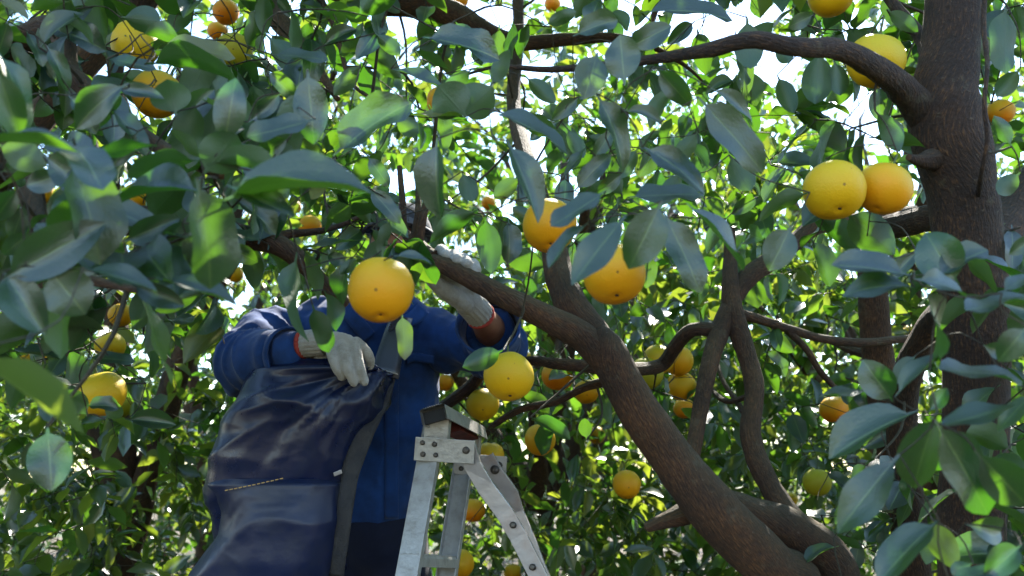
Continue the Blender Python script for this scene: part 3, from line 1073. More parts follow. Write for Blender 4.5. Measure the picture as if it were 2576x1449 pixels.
tr_c.limbp('branch', [(1860, 790, 15, 2.34), (1910, 803, 13, 2.36), (1985, 828, 12, 2.4), (2070, 852, 11, 2.45), (2170, 862, 11, 2.5), (2300, 850, 9, 2.6)], segs=8)
tr_c.limbp('branch', [(1980, 830, 10, 2.4), (2030, 880, 9, 2.42), (2060, 930, 8, 2.44), (2100, 975, 7, 2.46)], segs=8)
tr_c.limbp('branch', [(1800, 830, 18, 2.31), (1740, 830, 18, 2.34), (1700, 870, 19, 2.4), (1660, 920, 18, 2.46), (1560, 930, 17, 2.3), (1480, 922, 17, 2.2), (1400, 915, 15, 2.22), (1330, 908, 12, 2.3), (1240, 930, 10, 2.4)], segs=10)
tr_c.limbp('branch', [(1560, 950, 14, 2.2), (1470, 975, 11, 2.3), (1400, 1010, 10, 2.35), (1310, 1030, 10, 2.4), (1240, 1070, 8, 2.45)], segs=8)
tr_c.limbp('branch', [(1230, 905, 13, 2.55), (1195, 960, 16, 2.6), (1140, 1005, 15, 2.65), (1100, 1030, 12, 2.7)], segs=8)
tr_c.limbp('branch', [(1760, 1275, 34, 1.98), (1700, 1300, 26, 1.96), (1650, 1315, 18, 1.95), (1625, 1328, 12, 1.95)], segs=10, rough=.3, fill=False)
tr_c.limbp('branch', [(1900, 990, 8, 2.25), (1830, 1010, 7, 2.3), (1790, 980, 6, 2.4)], segs=7)
tr_c.limbp('branch', [(1895, 1080, 10, 2.2), (1860, 1020, 8, 2.3), (1820, 960, 6, 2.4), (1800, 900, 5, 2.5)], segs=7)

# pruned trunk between them
pb = P(2310, 1500, 2.75)
tr_p = Tree('orange_tree', 'slim grey pruned trunk with a pale sawn top beside the dark right trunk', (pb[0] + .02, pb[1], -0.02), seed=44)
tr_p.limb('trunk', [(pb[0] + .03, pb[1] + .02, -.05, .055), (*P(2300, 1449, 2.72), .050), (*P(2250, 1150, 2.68), .048), (*P(2215, 950, 2.65), .047), (*P(2200, 800, 2.64), .044), (*P(2192, 645, 2.63), .040)], segs=18, rough=.07)
gcut = Geo()
tube(gcut, np.array([P(2192, 647, 2.63), P(2191, 630, 2.625)]), [0.041, 0.037], segs=14, rough=.08)
add('cut_end', gcut.mesh('cut_end', origin=tr_p.base), M_CUTWOOD, tr_p.root)
tr_p.limbp('branch', [(2215, 900, 12, 2.66), (2140, 880, 11, 2.75), (2080, 850, 9, 2.9)], segs=8)

# left tree: trunk stands left of the frame
lb = np.array((-1.75, 1.9, -0.02))
tr_l = Tree('orange_tree', 'orange tree whose big blurred leaves fill the upper left corner', lb, seed=55)
tr_l.limb('trunk', [(*lb - (0, 0, .04), .075), (-1.72, 1.9, .6, .062), (-1.62, 1.85, 1.05, .058)], segs=18)
tr_l.limb('branch', [(-1.63, 1.86, .95, .05), (-1.35, 1.8, 1.25, .04), (*P(-60, 600, 1.85), .034), (*P(250, 560, 1.75), .030), (*P(480, 560, 1.72), .027), (*P(600, 592, 1.72), .024), (*P(690, 612, 1.72), .022), (*P(760, 660, 1.72), .019), (*P(810, 712, 1.72), .0165), (*P(870, 765, 1.74), .014)], segs=14)
tr_l.limb('branch', [(-1.62, 1.85, 1.02, .05), (-1.5, 1.75, 1.4, .04), (*P(60, 100, 1.6), .024), (*P(180, 190, 1.5), .018), (*P(290, 290, 1.45), .015), (*P(420, 380, 1.4), .012), (*P(560, 440, 1.35), .008)], segs=12)
tr_l.limb('branch', [(-1.3, 1.78, 1.3, .03), (*P(0, 450, 1.5), .022), (*P(100, 560, 1.35), .014), (*P(170, 680, 1.25), .009), (*P(300, 720, 1.2), .006), (*P(420, 740, 1.15), .004)], segs=10)
tr_l.limb('branch', [(-1.62, 1.9, 1.0, .05), (-1.55, 2.3, 1.6, .045), (*P(500, -120, 2.7), .045), (*P(900, -10, 2.75), .045), (*P(1050, 12, 2.75), .044), (*P(1140, 38, 2.75), .042), (*P(1215, 78, 2.72), .034), (*P(1300, 108, 2.7), .025), (*P(1420, 100, 2.7), .020), (*P(1540, 95, 2.7), .015), (*P(1640, 118, 2.72), .010), (*P(1730, 170, 2.75), .006), (*P(1790, 230, 2.8), .003)], segs=14)
tr_l.limb('branch', [(*P(640, -60, 2.7), .034), (*P(680, 20, 2.6), .032), (*P(740, 100, 2.5), .026), (*P(790, 160, 2.4), .016), (*P(850, 250, 2.3), .008)], segs=10)
tr_l.limb('branch', [(*P(800, -20, 2.0), .007), (*P(845, 80, 1.95), .006), (*P(880, 200, 1.9), .005), (*P(935, 250, 1.85), .0035)], segs=7)
tr_l.limb('branch', [(*P(690, 600, 1.76), .012), (*P(720, 590, 1.8), .010), (*P(830, 575, 1.8), .006), (*P(940, 530, 1.8), .0045)], segs=7)

# -------- leaves placed one by one: base x, y, tip x, y, apparent width, depth, side
LL = """
20 60 -10 150 45 1.3 u;110 108 200 8 45 1.4 u;0 0 72 42 28 1.3 u;133 72 265 108 50 1.5 u;70 85 120 160 30 1.4 u;123 125 188 228 48 1.3 u
5 150 115 335 60 1.0 u;0 190 50 350 80 .95 u;306 220 156 310 66 1.1 u;308 226 410 240 42 1.15 u;440 280 420 198 100 1.2 g;445 300 545 222 66 1.25 u
567 347 595 186 80 1.1 u;775 195 790 362 88 1.2 u;775 305 622 350 45 1.15 u;634 300 712 245 52 1.3 u;680 185 748 250 42 1.3 u;393 162 620 160 42 1.3 g
410 126 595 112 36 1.35 u;366 85 465 72 44 1.4 g;315 45 413 55 68 1.5 g;283 150 392 168 28 1.4 u;697 138 826 143 22 1.5 u;680 98 765 185 68 1.7 g
0 358 200 352 20 .9 u;5 368 120 418 80 1.1 g;113 370 222 402 36 1.1 u;123 400 248 495 85 1.05 u;253 318 300 236 36 1.2 g;285 278 388 378 36 1.2 u
484 406 313 414 38 1.1 g;520 428 597 338 110 1.1 g;550 410 718 420 52 1.1 g;485 480 265 463 60 1.0 u;590 500 925 402 54 .95 u;860 375 1025 230 70 1.3 u
590 475 745 535 60 .95 u;500 480 555 735 105 .92 u;30 690 260 560 120 .95 u;20 700 110 835 100 .95 u;135 690 215 790 125 .95 u;230 680 400 720 50 .95 u
345 720 465 770 60 1.0 u;410 705 600 750 45 1.0 u;325 600 450 550 70 1.1 u;245 520 420 565 55 1.1 u;355 740 420 970 48 1.1 u;-60 905 228 1075 78 .75 g
120 1090 130 1235 105 1.1 u;20 885 150 890 22 1.4 u;235 900 340 905 30 1.4 u;215 1040 165 975 50 1.5 g;225 1020 300 1015 28 1.5 u;270 1050 310 1010 48 1.5 g
330 1055 450 1060 50 1.8 u;745 660 718 880 66 1.3 g;790 780 825 890 50 1.3 g;880 660 825 770 34 1.3 u;820 740 870 830 35 1.35 g;1012 800 1022 905 42 1.42 u
580 625 650 660 48 1.5 u;870 660 820 640 35 1.5 u;900 605 750 620 16 1.5 u;895 650 855 690 30 1.3 g;770 640 815 750 45 1.6 g;1000 645 1090 655 26 1.2 u
40 480 -20 560 60 1.1 u;150 440 60 470 60 1.1 u;260 620 190 700 60 1.1 u;460 560 400 640 50 1.1 u;70 590 10 640 50 1.1 u;520 560 470 700 60 1.05 u
180 250 250 330 40 1.3 u;340 340 280 420 50 1.2 u;200 470 120 540 60 1.1 u;660 440 730 500 60 1.2 g;60 520 30 600 50 1.2 u;300 480 240 560 50 1.2 u
430 330 520 400 36 1.2 g;700 240 640 300 40 1.3 u;900 170 840 240 46 1.5 g;820 110 900 60 40 1.6 u;480 20 420 80 50 1.6 g;230 20 150 60 40 1.5 u
720 350 640 400 50 1.2 u;840 420 780 500 40 1.3 g;700 470 620 440 38 1.2 u;10 430 90 400 40 1.2 u;400 470 330 420 40 1.2 u;150 620 90 560 60 1.1 u
1000 300 1060 340 50 1.4 g;950 90 1010 140 40 1.6 g;880 320 960 300 40 1.5 g;930 400 980 470 40 1.5 u
"""
CL = """
1085 98 1265 122 38 1.4 u;1000 178 1130 220 30 1.5 u;1240 205 1278 130 44 1.5 g;1165 285 1100 215 110 1.4 g;1165 285 1240 220 100 1.42 g;1025 290 1165 297 22 1.4 u
1255 290 1450 348 22 1.3 u;1280 290 1425 345 50 1.4 g;1100 370 1085 552 75 1.2 u;935 480 1010 560 44 1.4 u;1165 440 1190 510 50 1.6 g;1285 375 1370 550 76 1.2 u
1420 440 1480 370 30 1.4 u;1455 470 1535 385 50 1.4 u;1500 145 1470 245 84 1.3 u;1570 200 1560 90 92 1.25 u;1455 85 1560 35 50 1.4 u;1590 115 1700 60 64 1.4 u
1640 30 1855 5 30 1.5 u;1510 255 1610 430 72 1.3 u;1580 280 1680 300 30 1.3 u;1635 380 1800 465 72 1.25 u;1600 495 1765 480 42 1.3 u;1680 555 1770 735 76 1.2 u
1745 530 1890 670 36 1.2 u;1655 525 1580 680 106 1.0 u;1560 560 1435 712 86 1.0 u;1510 490 1388 575 40 1.1 u;1470 570 1370 665 25 1.1 u;1190 535 1078 602 56 1.4 g
1222 560 1238 690 64 1.4 g;1270 640 1370 670 60 2.2 g;1985 580 1935 680 84 1.2 u;1950 685 1978 770 20 1.3 g;1255 885 1160 925 56 1.5 g;1345 1055 1437 1098 34 1.9 g
1475 1100 1470 1050 34 2.2 g;1775 265 1930 430 84 1.2 u;1800 230 1910 310 44 1.3 u;1660 180 1740 270 60 1.3 u;1880 60 1890 190 74 1.6 g;2020 490 1882 540 56 1.4 g
1840 400 1890 485 66 1.5 g;1690 230 1620 320 44 1.4 g;1400 310 1330 350 30 1.5 u;1750 340 1690 420 46 1.4 g;1330 200 1400 260 44 1.6 g;1050 130 1130 170 30 1.7 g
1150 60 1200 120 44 1.8 g;1380 60 1450 30 34 1.8 g;1740 60 1680 110 40 1.6 u;1300 450 1240 500 46 1.6 g;1560 440 1500 490 40 1.4 u;1820 560 1770 640 40 1.6 g
1450 250 1390 300 40 1.5 u;1180 180 1110 240 44 1.6 g;1430 330 1470 400 40 1.5 g;1710 440 1660 520 46 1.5 g;980 560 950 640 30 1.5 g;940 580 975 620 28 1.5 g
1340 560 1290 520 40 1.7 g;1540 330 1490 400 40 1.6 u;1900 500 1840 540 36 1.6 u;1600 380 1560 450 40 1.5 g
"""
RL = """
2400 700 2320 572 118 1.1 u;2370 690 2483 607 46 1.1 u;2318 705 2475 722 62 1.05 u;2270 690 2100 650 46 1.1 u;2280 720 2115 703 40 1.1 u;2330 740 2420 925 52 1.05 u
2240 1000 2170 905 86 1.15 u;2265 985 2375 870 46 1.1 u;2365 930 2576 945 28 1.05 u;2285 1045 2070 1130 66 1.1 u;2190 985 2060 990 24 1.2 u;2245 1165 2100 1340 100 1.0 u
2350 1060 2285 1240 94 1.0 u;2365 1070 2560 1025 62 1.0 u;2370 1085 2500 1300 108 .95 u;2470 1150 2610 1300 110 .95 u;2340 1030 2385 975 40 1.1 u;2345 1325 2200 1455 76 1.0 u
2440 1320 2550 1345 70 1.1 u;2350 1320 2400 1430 70 1.15 g;2350 1325 2330 1420 50 1.2 g;2530 730 2610 670 44 1.0 u;2576 830 2510 910 70 1.0 u;2590 745 2430 790 20 1.05 u
2400 1460 2510 1430 40 1.0 u;2140 545 2250 640 96 1.5 g;2190 590 2260 560 40 1.5 u;2060 140 2050 275 80 1.6 g;2100 160 2115 245 50 1.6 g;1970 100 1985 165 50 1.6 g
2540 360 2500 290 40 1.5 g;2530 30 2520 190 60 1.6 g;2560 440 2500 500 50 1.5 g;2210 290 2280 380 50 1.5 g;2590 1000 2500 1080 50 1.1 u;2440 1420 2380 1449 40 1.1 g
2240 30 2310 80 40 1.7 g;2040 40 1980 70 40 1.7 u;2600 600 2540 640 40 1.2 u;2480 870 2550 900 44 1.15 u;2560 1380 2480 1449 70 1.0 u;2300 900 2250 960 30 1.2 u
2560 180 2500 250 50 1.6 g;2130 330 2060 380 40 1.7 g;1960 200 2000 290 50 1.7 g;2300 640 2240 700 40 1.3 u
"""
for tree, txt in ((tr_l, LL), (tr_c, CL), (tr_r, RL)):
    for tok in txt.replace('\n', ';').split(';'):
        tok = tok.split()
        if len(tok) == 7:
            tree.hand_leaf(*map(float, tok[:6]), tok[6])


def fill(tree, x0, x1, y0, y1, d0, d1, n, k=6, **kw):
    for _ in range(n):
        d = tree.rng.uniform(d0, d1)
        a = P(tree.rng.uniform(x0, x1), tree.rng.uniform(y0, y1), d)
        tree.cluster(a, np.array((tree.rng.normal(), tree.rng.normal() - .3, tree.rng.normal() * .6 - .25)), tree.rng.integers(k - 2, k + 2), **kw)


fill(tr_l, -300, 560, 380, 760, 1.05, 1.7, 20)
fill(tr_l, -300, 900, -100, 480, 1.2, 1.7, 22)
fill(tr_l, 850, 960, 560, 650, 1.6, 1.95, 5, tl=.1)
fill(tr_l, -500, 700, -300, 620, 1.35, 2.3, 70)
fill(tr_l, 600, 1150, -300, 480, 1.7, 2.7, 22)
fill(tr_l, -600, 560, 620, 1000, 1.7, 2.5, 18)
fill(tr_l, -900, -50, -400, 1000, 1.2, 2.2, 40)
fill(tr_l, -200, 1000, -1100, -300, 1.5, 3.0, 50)
fill(tr_c, 1150, 2050, -300, 420, 1.7, 2.9, 44)
fill(tr_c, 1100, 2000, 400, 620, 1.9, 2.9, 16)
fill(tr_c, 1250, 2200, 640, 1000, 2.3, 3.2, 24)
fill(tr_c, 1000, 2100, -1100, -300, 1.8, 3.2, 40)
fill(tr_r, 2000, 2800, -300, 480, 1.75, 2.8, 34)
fill(tr_r, 2480, 3100, 400, 1500, 1.2, 2.4, 44)
fill(tr_r, 2050, 2600, 1000, 1449, 1.9, 2.8, 16)
fill(tr_r, 2000, 3000, -1100, -300, 1.6, 3.0, 40)
for tt_, x0_, x1_ in ((tr_l, -700, 1100), (tr_c, 700, 2100), (tr_r, 1700, 3300)):
    fill(tt_, x0_, x1_, -1100, -60, 1.9, 3.8, 320, k=7)  # dense crown above the view, added to keep sun off the foreground
    fill(tt_, x0_, x1_, -60, 420, 2.6, 3.8, 34, k=7)
fill(tr_r, 2300, 4200, -900, 700, 2.0, 4.0, 120, k=7)  # leaves mostly out of view, added to shade the right foreground
fill(tr_r, 2480, 3300, 600, 1400, 2.2, 3.6, 40, k=7)
fill(tr_p, 2050, 2350, 780, 1200, 2.6, 3.2, 12)

# ------------------------------------------------------------------ oranges
def orange_mesh(seed):
    nu, nv = 40, 26
    V, U = [], []
    u = np.linspace(0, 2 * np.pi, nu + 1)[:-1]
    rows = np.linspace(0.06, math.pi - 0.06, nv)
    for th in rows:
        r = 1.0
        r -= 0.09 * math.exp(-(th / 0.22) ** 2)
        r -= 0.07 * math.exp(-((math.pi - th) / 0.12) ** 2)
        for a in u:
            V.append((r * math.sin(th) * math.cos(a), r * math.sin(th) * math.sin(a), r * math.cos(th) * 0.985))
    V = np.array(V)
    V *= (1 + 0.040 * vnoise(V * 1.1 + seed * 7, seed) + 0.010 * vnoise(V * 4 + seed, seed))[:, None]
    F = [[i * nu + j, (i + 1) * nu + j, (i + 1) * nu + (j + 1) % nu, i * nu + (j + 1) % nu] for i in range(nv - 1) for j in range(nu)]
    k = len(V)
    V = np.vstack([V, (0, 0, 0.90), (0, 0, -0.905)])
    b = (nv - 1) * nu
    for j in range(0, nu, 2):
        F.append([k, j, (j + 1) % nu, (j + 2) % nu])
        F.append([k + 1, b + (j + 2) % nu, b + (j + 1) % nu, b + j])
    me = mesh_np('orange', V * 0.047, F)
    me.materials.append(M_ORANGE)
    return me


OR_ME = [orange_mesh(i) for i in range(5)]
gst = Geo()
tube(gst, [(0, 0, .041), (0.001, 0, .052), (0.003, .001, .075)], [.0024, .0020, .0018], segs=7, cap=False)
STEM_ME = gst.mesh('stem')
STEM_ME.materials.append(M_STEM)
gcx = Geo()
ellipsoid(gcx, (0, 0, .0425), (.0075, 0, 0), (0, .0075, 0), (0, 0, .0032), 10, 6)
CALYX_ME = gcx.mesh('calyx')
CALYX_ME.materials.append(M_STEM)
gnv = Geo()
ellipsoid(gnv, (0, 0, -.0431), (.0034, 0, 0), (0, .0026, 0), (0, 0, .0013), 10, 6)
NAVEL_ME = gnv.mesh('navel')
NAVEL_ME.materials.append(M_SCAR)

TREES = {'l': tr_l, 'c': tr_c, 'r': tr_r, 'p': tr_p}
for i, t in enumerate(ORANGES):
    cx, cy_, dpx, colr, gr, tilt, lab, tk = t[:8]
    size = 0.094 * (1 + 0.05 * math.sin(i * 2.7))
    d = t[8] if len(t) > 8 else size * FPX / dpx
    sc = (dpx / FPX * d) / 0.094
    pos = P(cx, cy_, d)
    o = bpy.data.objects.new('orange', OR_ME[i % 5])
    col.objects.link(o)
    o.location = tuple(pos)
    o.scale = (sc * random.uniform(.98, 1.03), sc * random.uniform(.98, 1.03), sc * random.uniform(.94, 1.05))
    # lean the navel a little towards the lens where the photo shows it
    o.rotation_euler = (math.radians(-26 if tilt > 5 else random.uniform(-22, 22)), math.radians(tilt), random.uniform(0, 6.28) if tilt <= 5 else 0.4)
    o.color = (*colr, 1 - gr)
    o['label'] = lab
    o['category'] = 'orange'
    o['group'] = 'oranges hanging in the trees'
    ORI[o.name] = pos
    for nm, me in (('stem', STEM_ME), ('calyx', CALYX_ME), ('navel', NAVEL_ME)):
        if (dpx < 50 and nm != 'stem') or (nm == 'navel' and tilt <= 5):
            continue
        c = bpy.data.objects.new(nm, me)
        col.objects.link(c)
        c.parent = o
    m3 = o.rotation_euler.to_matrix()
    TREES[tk].targets.append(pos + np.array(m3 @ Vector((0.003, .001, .075))) * sc)

for t_, k in ((tr_l, 300), (tr_c, 300), (tr_r, 300), (tr_p, 60)):
    t_.finish(k, hi=True)


# ------------------------------------------------------------------ background trees
def bg_tree(label, x, y, h, rad, n_cl, n_obj, seed, zlo=0.25, dens_top=1.0, extra=()):
    t = Tree('orange_tree', label, (x, y, -0.02), seed=seed)
    t.far = True
    rg = t.rng
    t.limb('trunk', [(x, y, -.05, .11), (x + rg.normal(0, .04), y, .45, .085), (x + rg.normal(0, .08), y, .9, .075)], segs=12)
    nl = 6
    for k in range(nl):
        a = 2 * math.pi * k / nl + rg.uniform(0, .7)
        rr = rad * rg.uniform(.55, .85)
        z1 = rg.uniform(.45, .95) * h
        t.limb('branch', [(x, y, .75, .06), (x + math.cos(a) * rr * .35, y + math.sin(a) * rr * .35, .75 + (z1 - .75) * .45, .042),
                          (x + math.cos(a + .2) * rr * .75, y + math.sin(a + .2) * rr * .75, z1 * .9, .024), (x + math.cos(a + .1) * rr, y + math.sin(a + .1) * rr, z1, .010)], segs=8, n=24)
    zlo = 0.05
    zc = (h + zlo) / 2
    hz = (h - zlo) / 2
    for _ in range(n_cl):
        v = nrm(rg.normal(0, 1, 3))
        q = rg.uniform(0.25, 1.0) ** 0.45
        v[2] -= 0.22
        v = nrm(v)
        lump = 1 + 0.22 * vnoise((v * 2.2)[None] + seed, seed)[0]
        p = np.array((x, y, zc)) + v * q * lump * np.array((rad, rad, hz))
        if p[2] < 0.15:
            continue
        if p[2] > zc and rg.random() > dens_top:
            continue
        t.cluster(p, v + np.array((0, 0, -.25)), rg.integers(5, 9), Lr=(0.078, 0.122), tl=0.18)
    for e in extra:
        fill(t, *e, k=8)
    t.finish(n_obj, hi=False, maxtwig=1.2, twig_r=0.004)
    return t


EXTRA = {0: [(-700, 640, 780, 1750, 2.5, 3.9, 125)], 1: [(1150, 1750, 1020, 1700, 2.9, 4.2, 85), (1150, 1800, 620, 1020, 3.0, 4.2, 30)],
         2: [(1700, 2500, 1000, 1700, 3.0, 4.2, 95), (1800, 2500, 600, 1000, 3.0, 4.2, 40)]}
BG = [
    ('orange tree right behind the worker on the left, dense dark leaves low down', -1.75, 4.2, 3.9, 1.55, 1000, 300),
    ('sunlit yellow green orange tree behind the ladder', 0.15, 4.9, 4.0, 1.6, 1000, 300),
    ('orange tree with bluish shining leaves beyond the slanting limb', 2.15, 4.8, 3.9, 1.6, 1000, 300),
    ('orange tree in the left background under the blurred leaves', -4.3, 5.2, 4.0, 1.7, 800, 200),
    ('orange tree in the right background behind the thick trunk', 4.6, 5.3, 4.0, 1.7, 800, 200),
    ('second row orange tree seen in gaps left of the blue jacket', -2.6, 7.8, 5.4, 2.2, 1150, 150),
    ('second row orange tree seen in gaps over the white ladder', 0.7, 8.2, 5.4, 2.2, 1150, 150),
    ('second row orange tree seen in gaps between the twin limbs', 3.6, 8.0, 5.4, 2.2, 1150, 150),
    ('third row orange tree in the gaps at the far left', -6.2, 9.0, 5.6, 2.3, 900, 60),
    ('third row orange tree in the gaps at the far right', 7.0, 9.0, 5.6, 2.3, 900, 60),
    ('far orange tree glimpsed beyond the second row on the left', -4.5, 12.0, 6.0, 2.6, 950, 40),
    ('far orange tree glimpsed beyond the second row in the middle', -0.8, 12.3, 6.0, 2.6, 950, 40),
    ('far orange tree glimpsed beyond the second row on the right', 2.9, 12.3, 6.0, 2.6, 950, 40),
]
for i, (lab, x, y, h, rad, ncl, nob) in enumerate(BG):
    bg_tree(lab, x, y, h, rad, ncl, nob, 100 + i * 7, extra=EXTRA.get(i, ()), dens_top=.86 if h > 5 else 1.0)

# ------------------------------------------------------------------ the worker
def sub(a, b):
    return np.asarray(a, float) - np.asarray(b, float)


feet = np.array((P(935, 1345, 2.5)[0], P(935, 1345, 2.5)[1], 0.0))
person = thing('person', 'person in a blue work jacket, grey cap and white gloves gripping the mossy limb', 'person', feet)
ex, ey = RGT, np.array((0, 1.0, 0))

# jacket: torso and sleeves grown into one shell
gj = Geo()
DT = 2.50
tor = [(930, 1350, 112, .105), (930, 1290, 122, .118), (932, 1200, 138, .128), (932, 1120, 150, .132), (928, 1040, 165, .135), (922, 950, 178, .138), (918, 870, 190, .135), (920, 815, 185, .12), (935, 780, 135, .10), (955, 755, 85, .085)]
sweep_rings(gj, [(P(x, y, DT), ex * w / FPX * DT, ey * dpt) for x, y, w, dpt in tor], 32)
# right arm of the worker (left in the picture)
A0, A1, A2 = P(745, 850, 2.48), P(612, 905, 2.30), P(715, 892, 2.14)
capsule_chain(gj, [P(800, 835, 2.5), A0, P(665, 862, 2.40), A1], [.085, .082, .074, .070], 16, 18)
capsule_chain(gj, [A1, P(628, 915, 2.24), P(672, 905, 2.18), A2], [.070, .072, .064, .058], 14, 18)
# left arm of the worker, raised
B0, B1, B2 = P(1085, 855, 2.50), P(1248, 882, 2.38), P(1236, 838, 2.26)
capsule_chain(gj, [P(1020, 840, 2.5), B0, P(1170, 872, 2.46), B1], [.085, .082, .075, .070], 16, 18)
capsule_chain(gj, [B1, P(1250, 865, 2.31), B2], [.070, .068, .062], 10, 18)
mj = remesh(np.vstack(gj.V), np.vstack(gj.F), 0.0062, 7, 0.5)
V, NN = get_vn(mj)


def ridge(Pn, seed):
    return 1 - 2 * np.abs(vnoise(Pn, seed))


def seg_t(V, a, b):
    ab = sub(b, a)
    t = ((V - a) @ ab) / (ab @ ab)
    d = np.linalg.norm(V - (a + np.clip(t, 0, 1)[:, None] * ab), axis=1)
    return t, d


disp = 0.016 * ridge(V * np.array((8, 8, 2.4)) + 0.3 * vnoise(V * 6, 31)[:, None], 7) + 0.009 * ridge(V * np.array((15, 15, 6)) + .3 * vnoise(V * 11, 32)[:, None], 4)
# sleeve creases run round the arms
for a, b in ((A0, A1), (A1, A2), (B0, B1), (B1, B2)):
    t, d = seg_t(V, a, b)
    w = np.exp(-(d / 0.095) ** 4) * (t > -0.15) * (t < 1.15)
    ln = np.linalg.norm(sub(b, a))
    pv_ = nrm(np.cross(sub(b, a), (0.2, 1, .1)))
    ph = t * ln / 0.034 + 0.9 * vnoise(V * 8, 9) + (V @ pv_) * 7
    fo = ridge(np.stack([ph, (V @ pv_) * 5, V[:, 1] * 5], 1), 41)
    disp = disp * (1 - .6 * w) + w * (0.012 * np.sign(fo) * np.abs(fo) ** 1.3)
disp = disp + 0.0035 * ridge(V * 24 + .6 * vnoise(V * 13, 61)[:, None], 62)
low = np.clip((V[:, 2] - P(930, 1340, 2.5)[2]) / 0.16, 0.12, 1)
disp = disp * low
V2 = V + NN * disp[:, None]
set_v(mj, V2, feet)
jacket = add('jacket', mj, M_JACKET, person)

# open cuffs of the sleeves: double walled rings, the shade inside painted as a dark tube
def cuff(p0, p1, r0, r1, name):
    g = Geo()
    pts = [p0 + sub(p1, p0) * t for t in np.linspace(0, 1, 8)]
    rad = np.linspace(r0, r1, 8) + np.array([0, .002, -.001, .002, 0, -.002, .002, .003])
    tube(g, np.array(pts), rad, segs=28, rough=0.05, seed=4, cap=False)
    o = add(name, g.mesh(name, origin=feet), M_JACKET, jacket)
    m = o.modifiers.new('wall', 'SOLIDIFY')
    m.thickness = 0.006
    m.offset = -1
    gi_ = Geo()
    tube(gi_, np.array([p0 + sub(p1, p0) * t for t in (0, .4, .82)]), np.array([r0, (r0 + r1) / 2, r1]) - .008, segs=28, rough=.05, seed=4, cap=False)
    add('cuff_inner_shade', gi_.mesh('cuff_inner_shade', origin=feet), M_CUFF_SHADE, jacket)
    return o


cuff(P(680, 900, 2.17), P(732, 893, 2.11), .060, .066, 'cuff')
cuff(P(1247, 868, 2.31), P(1228, 815, 2.17), .066, .077, 'cuff')

# collar flaps, placket, pocket flap, hem band
def strip(name, pts, wv, thick, mat, parent, nrmv=None, origin=None, n=18, rough=0.0):
    """ribbon through pts; wv: half width vector(s); gets thickness by solidify"""
    pts = np.asarray(pts, float)
    wv = np.asarray(wv, float)
    if wv.ndim == 1:
        wv = np.tile(wv, (len(pts), 1))
    s = spline(np.hstack([pts, wv]), n)
    nw = 4
    V = []
    for row in s:
        for j in range(nw + 1):
            V.append(row[:3] + row[3:6] * (j / nw * 2 - 1))
    V = np.array(V)
    if rough:
        V = V + vnoise(V * 40, 5)[:, None] * np.array((0, -1, 0.3)) * rough
    F = [[i * (nw + 1) + j, i * (nw + 1) + j + 1, (i + 1) * (nw + 1) + j + 1, (i + 1) * (nw + 1) + j] for i in range(n - 1) for j in range(nw)]
    me = mesh_np(name, V, F, origin=origin)
    o = add(name, me, mat, parent)
    m = o.modifiers.new('thick', 'SOLIDIFY')
    m.thickness = thick
    m.offset = 0
    return o


def front(px, py, extra=0.004):
    """a point just proud of the jacket's front at a photo position"""
    best = None
    lo, hi = 2.0, 2.6
    q = P(px, py, 1.0)
    dirv = nrm(q - CAM)
    # nearest jacket vertex along the ray
    rel = V2 - CAM
    along = rel @ dirv
    perp = np.linalg.norm(rel - along[:, None] * dirv, axis=1)
    sel = perp < 0.014
    dd = np.min(along[sel]) if sel.any() else 2.42
    return CAM + dirv * (dd - extra)


strip('collar', [front(1065, 775), front(1040, 800, .012), front(1005, 815, .012), front(985, 845, .008)], P(14, 12, 2.4) - P(0, 0, 2.4), .005, M_JACKET, jacket, origin=feet)
strip('collar', [front(868, 770), front(885, 795, .012), front(905, 820, .012), front(930, 850, .008)], P(14, -12, 2.4) - P(0, 0, 2.4), .005, M_JACKET, jacket, origin=feet)
strip('placket', [front(985, y, .006) for y in range(850, 1340, 35)], P(17, 0, 2.4) - P(0, 0, 2.4), .004, M_JACKET, jacket, origin=feet, n=40)
strip('pocket_flap', [front(1024, 905, .006), front(1045, 898, .006), front(1070, 902, .006), front(1092, 906, .006)], P(0, 11, 2.4) - P(0, 0, 2.4), .004, M_JACKET, jacket, origin=feet)

# body: head, neck and forearms in one continuous skin mesh (hidden joints run inside the jacket)
HC = P(1000, 640, 2.46)
gb = Geo()
hz = np.array((0, 0, 1.0))
ellipsoid(gb, HC + hz * .02, ex * .076, ey * .096, hz * .112, 24, 16)
ellipsoid(gb, HC + np.array((0, -.025, -.065)), ex * .058, ey * .066, hz * .062, 20, 12)
ellipsoid(gb, HC + np.array((0, -.098, -.018)), ex * .015, ey * .020, hz * .028, 12, 8)
for s_ in (-1, 1):
    ellipsoid(gb, HC + np.array((s_ * .080, .012, .0)), ex * .011, ey * .022, hz * .034, 12, 8)
    ellipsoid(gb, HC + np.array((s_ * .036, -.082, .022)), ex * .020, ey * .010, hz * .008, 10, 6)
ellipsoid(gb, HC + np.array((0, -.092, -.060)), ex * .026, ey * .008, hz * .006, 10, 6)
capsule_chain(gb, [HC + np.array((0, .02, -.06)), P(965, 760, 2.5), P(940, 830, 2.5)], [.056, .055, .07], 10, 18)
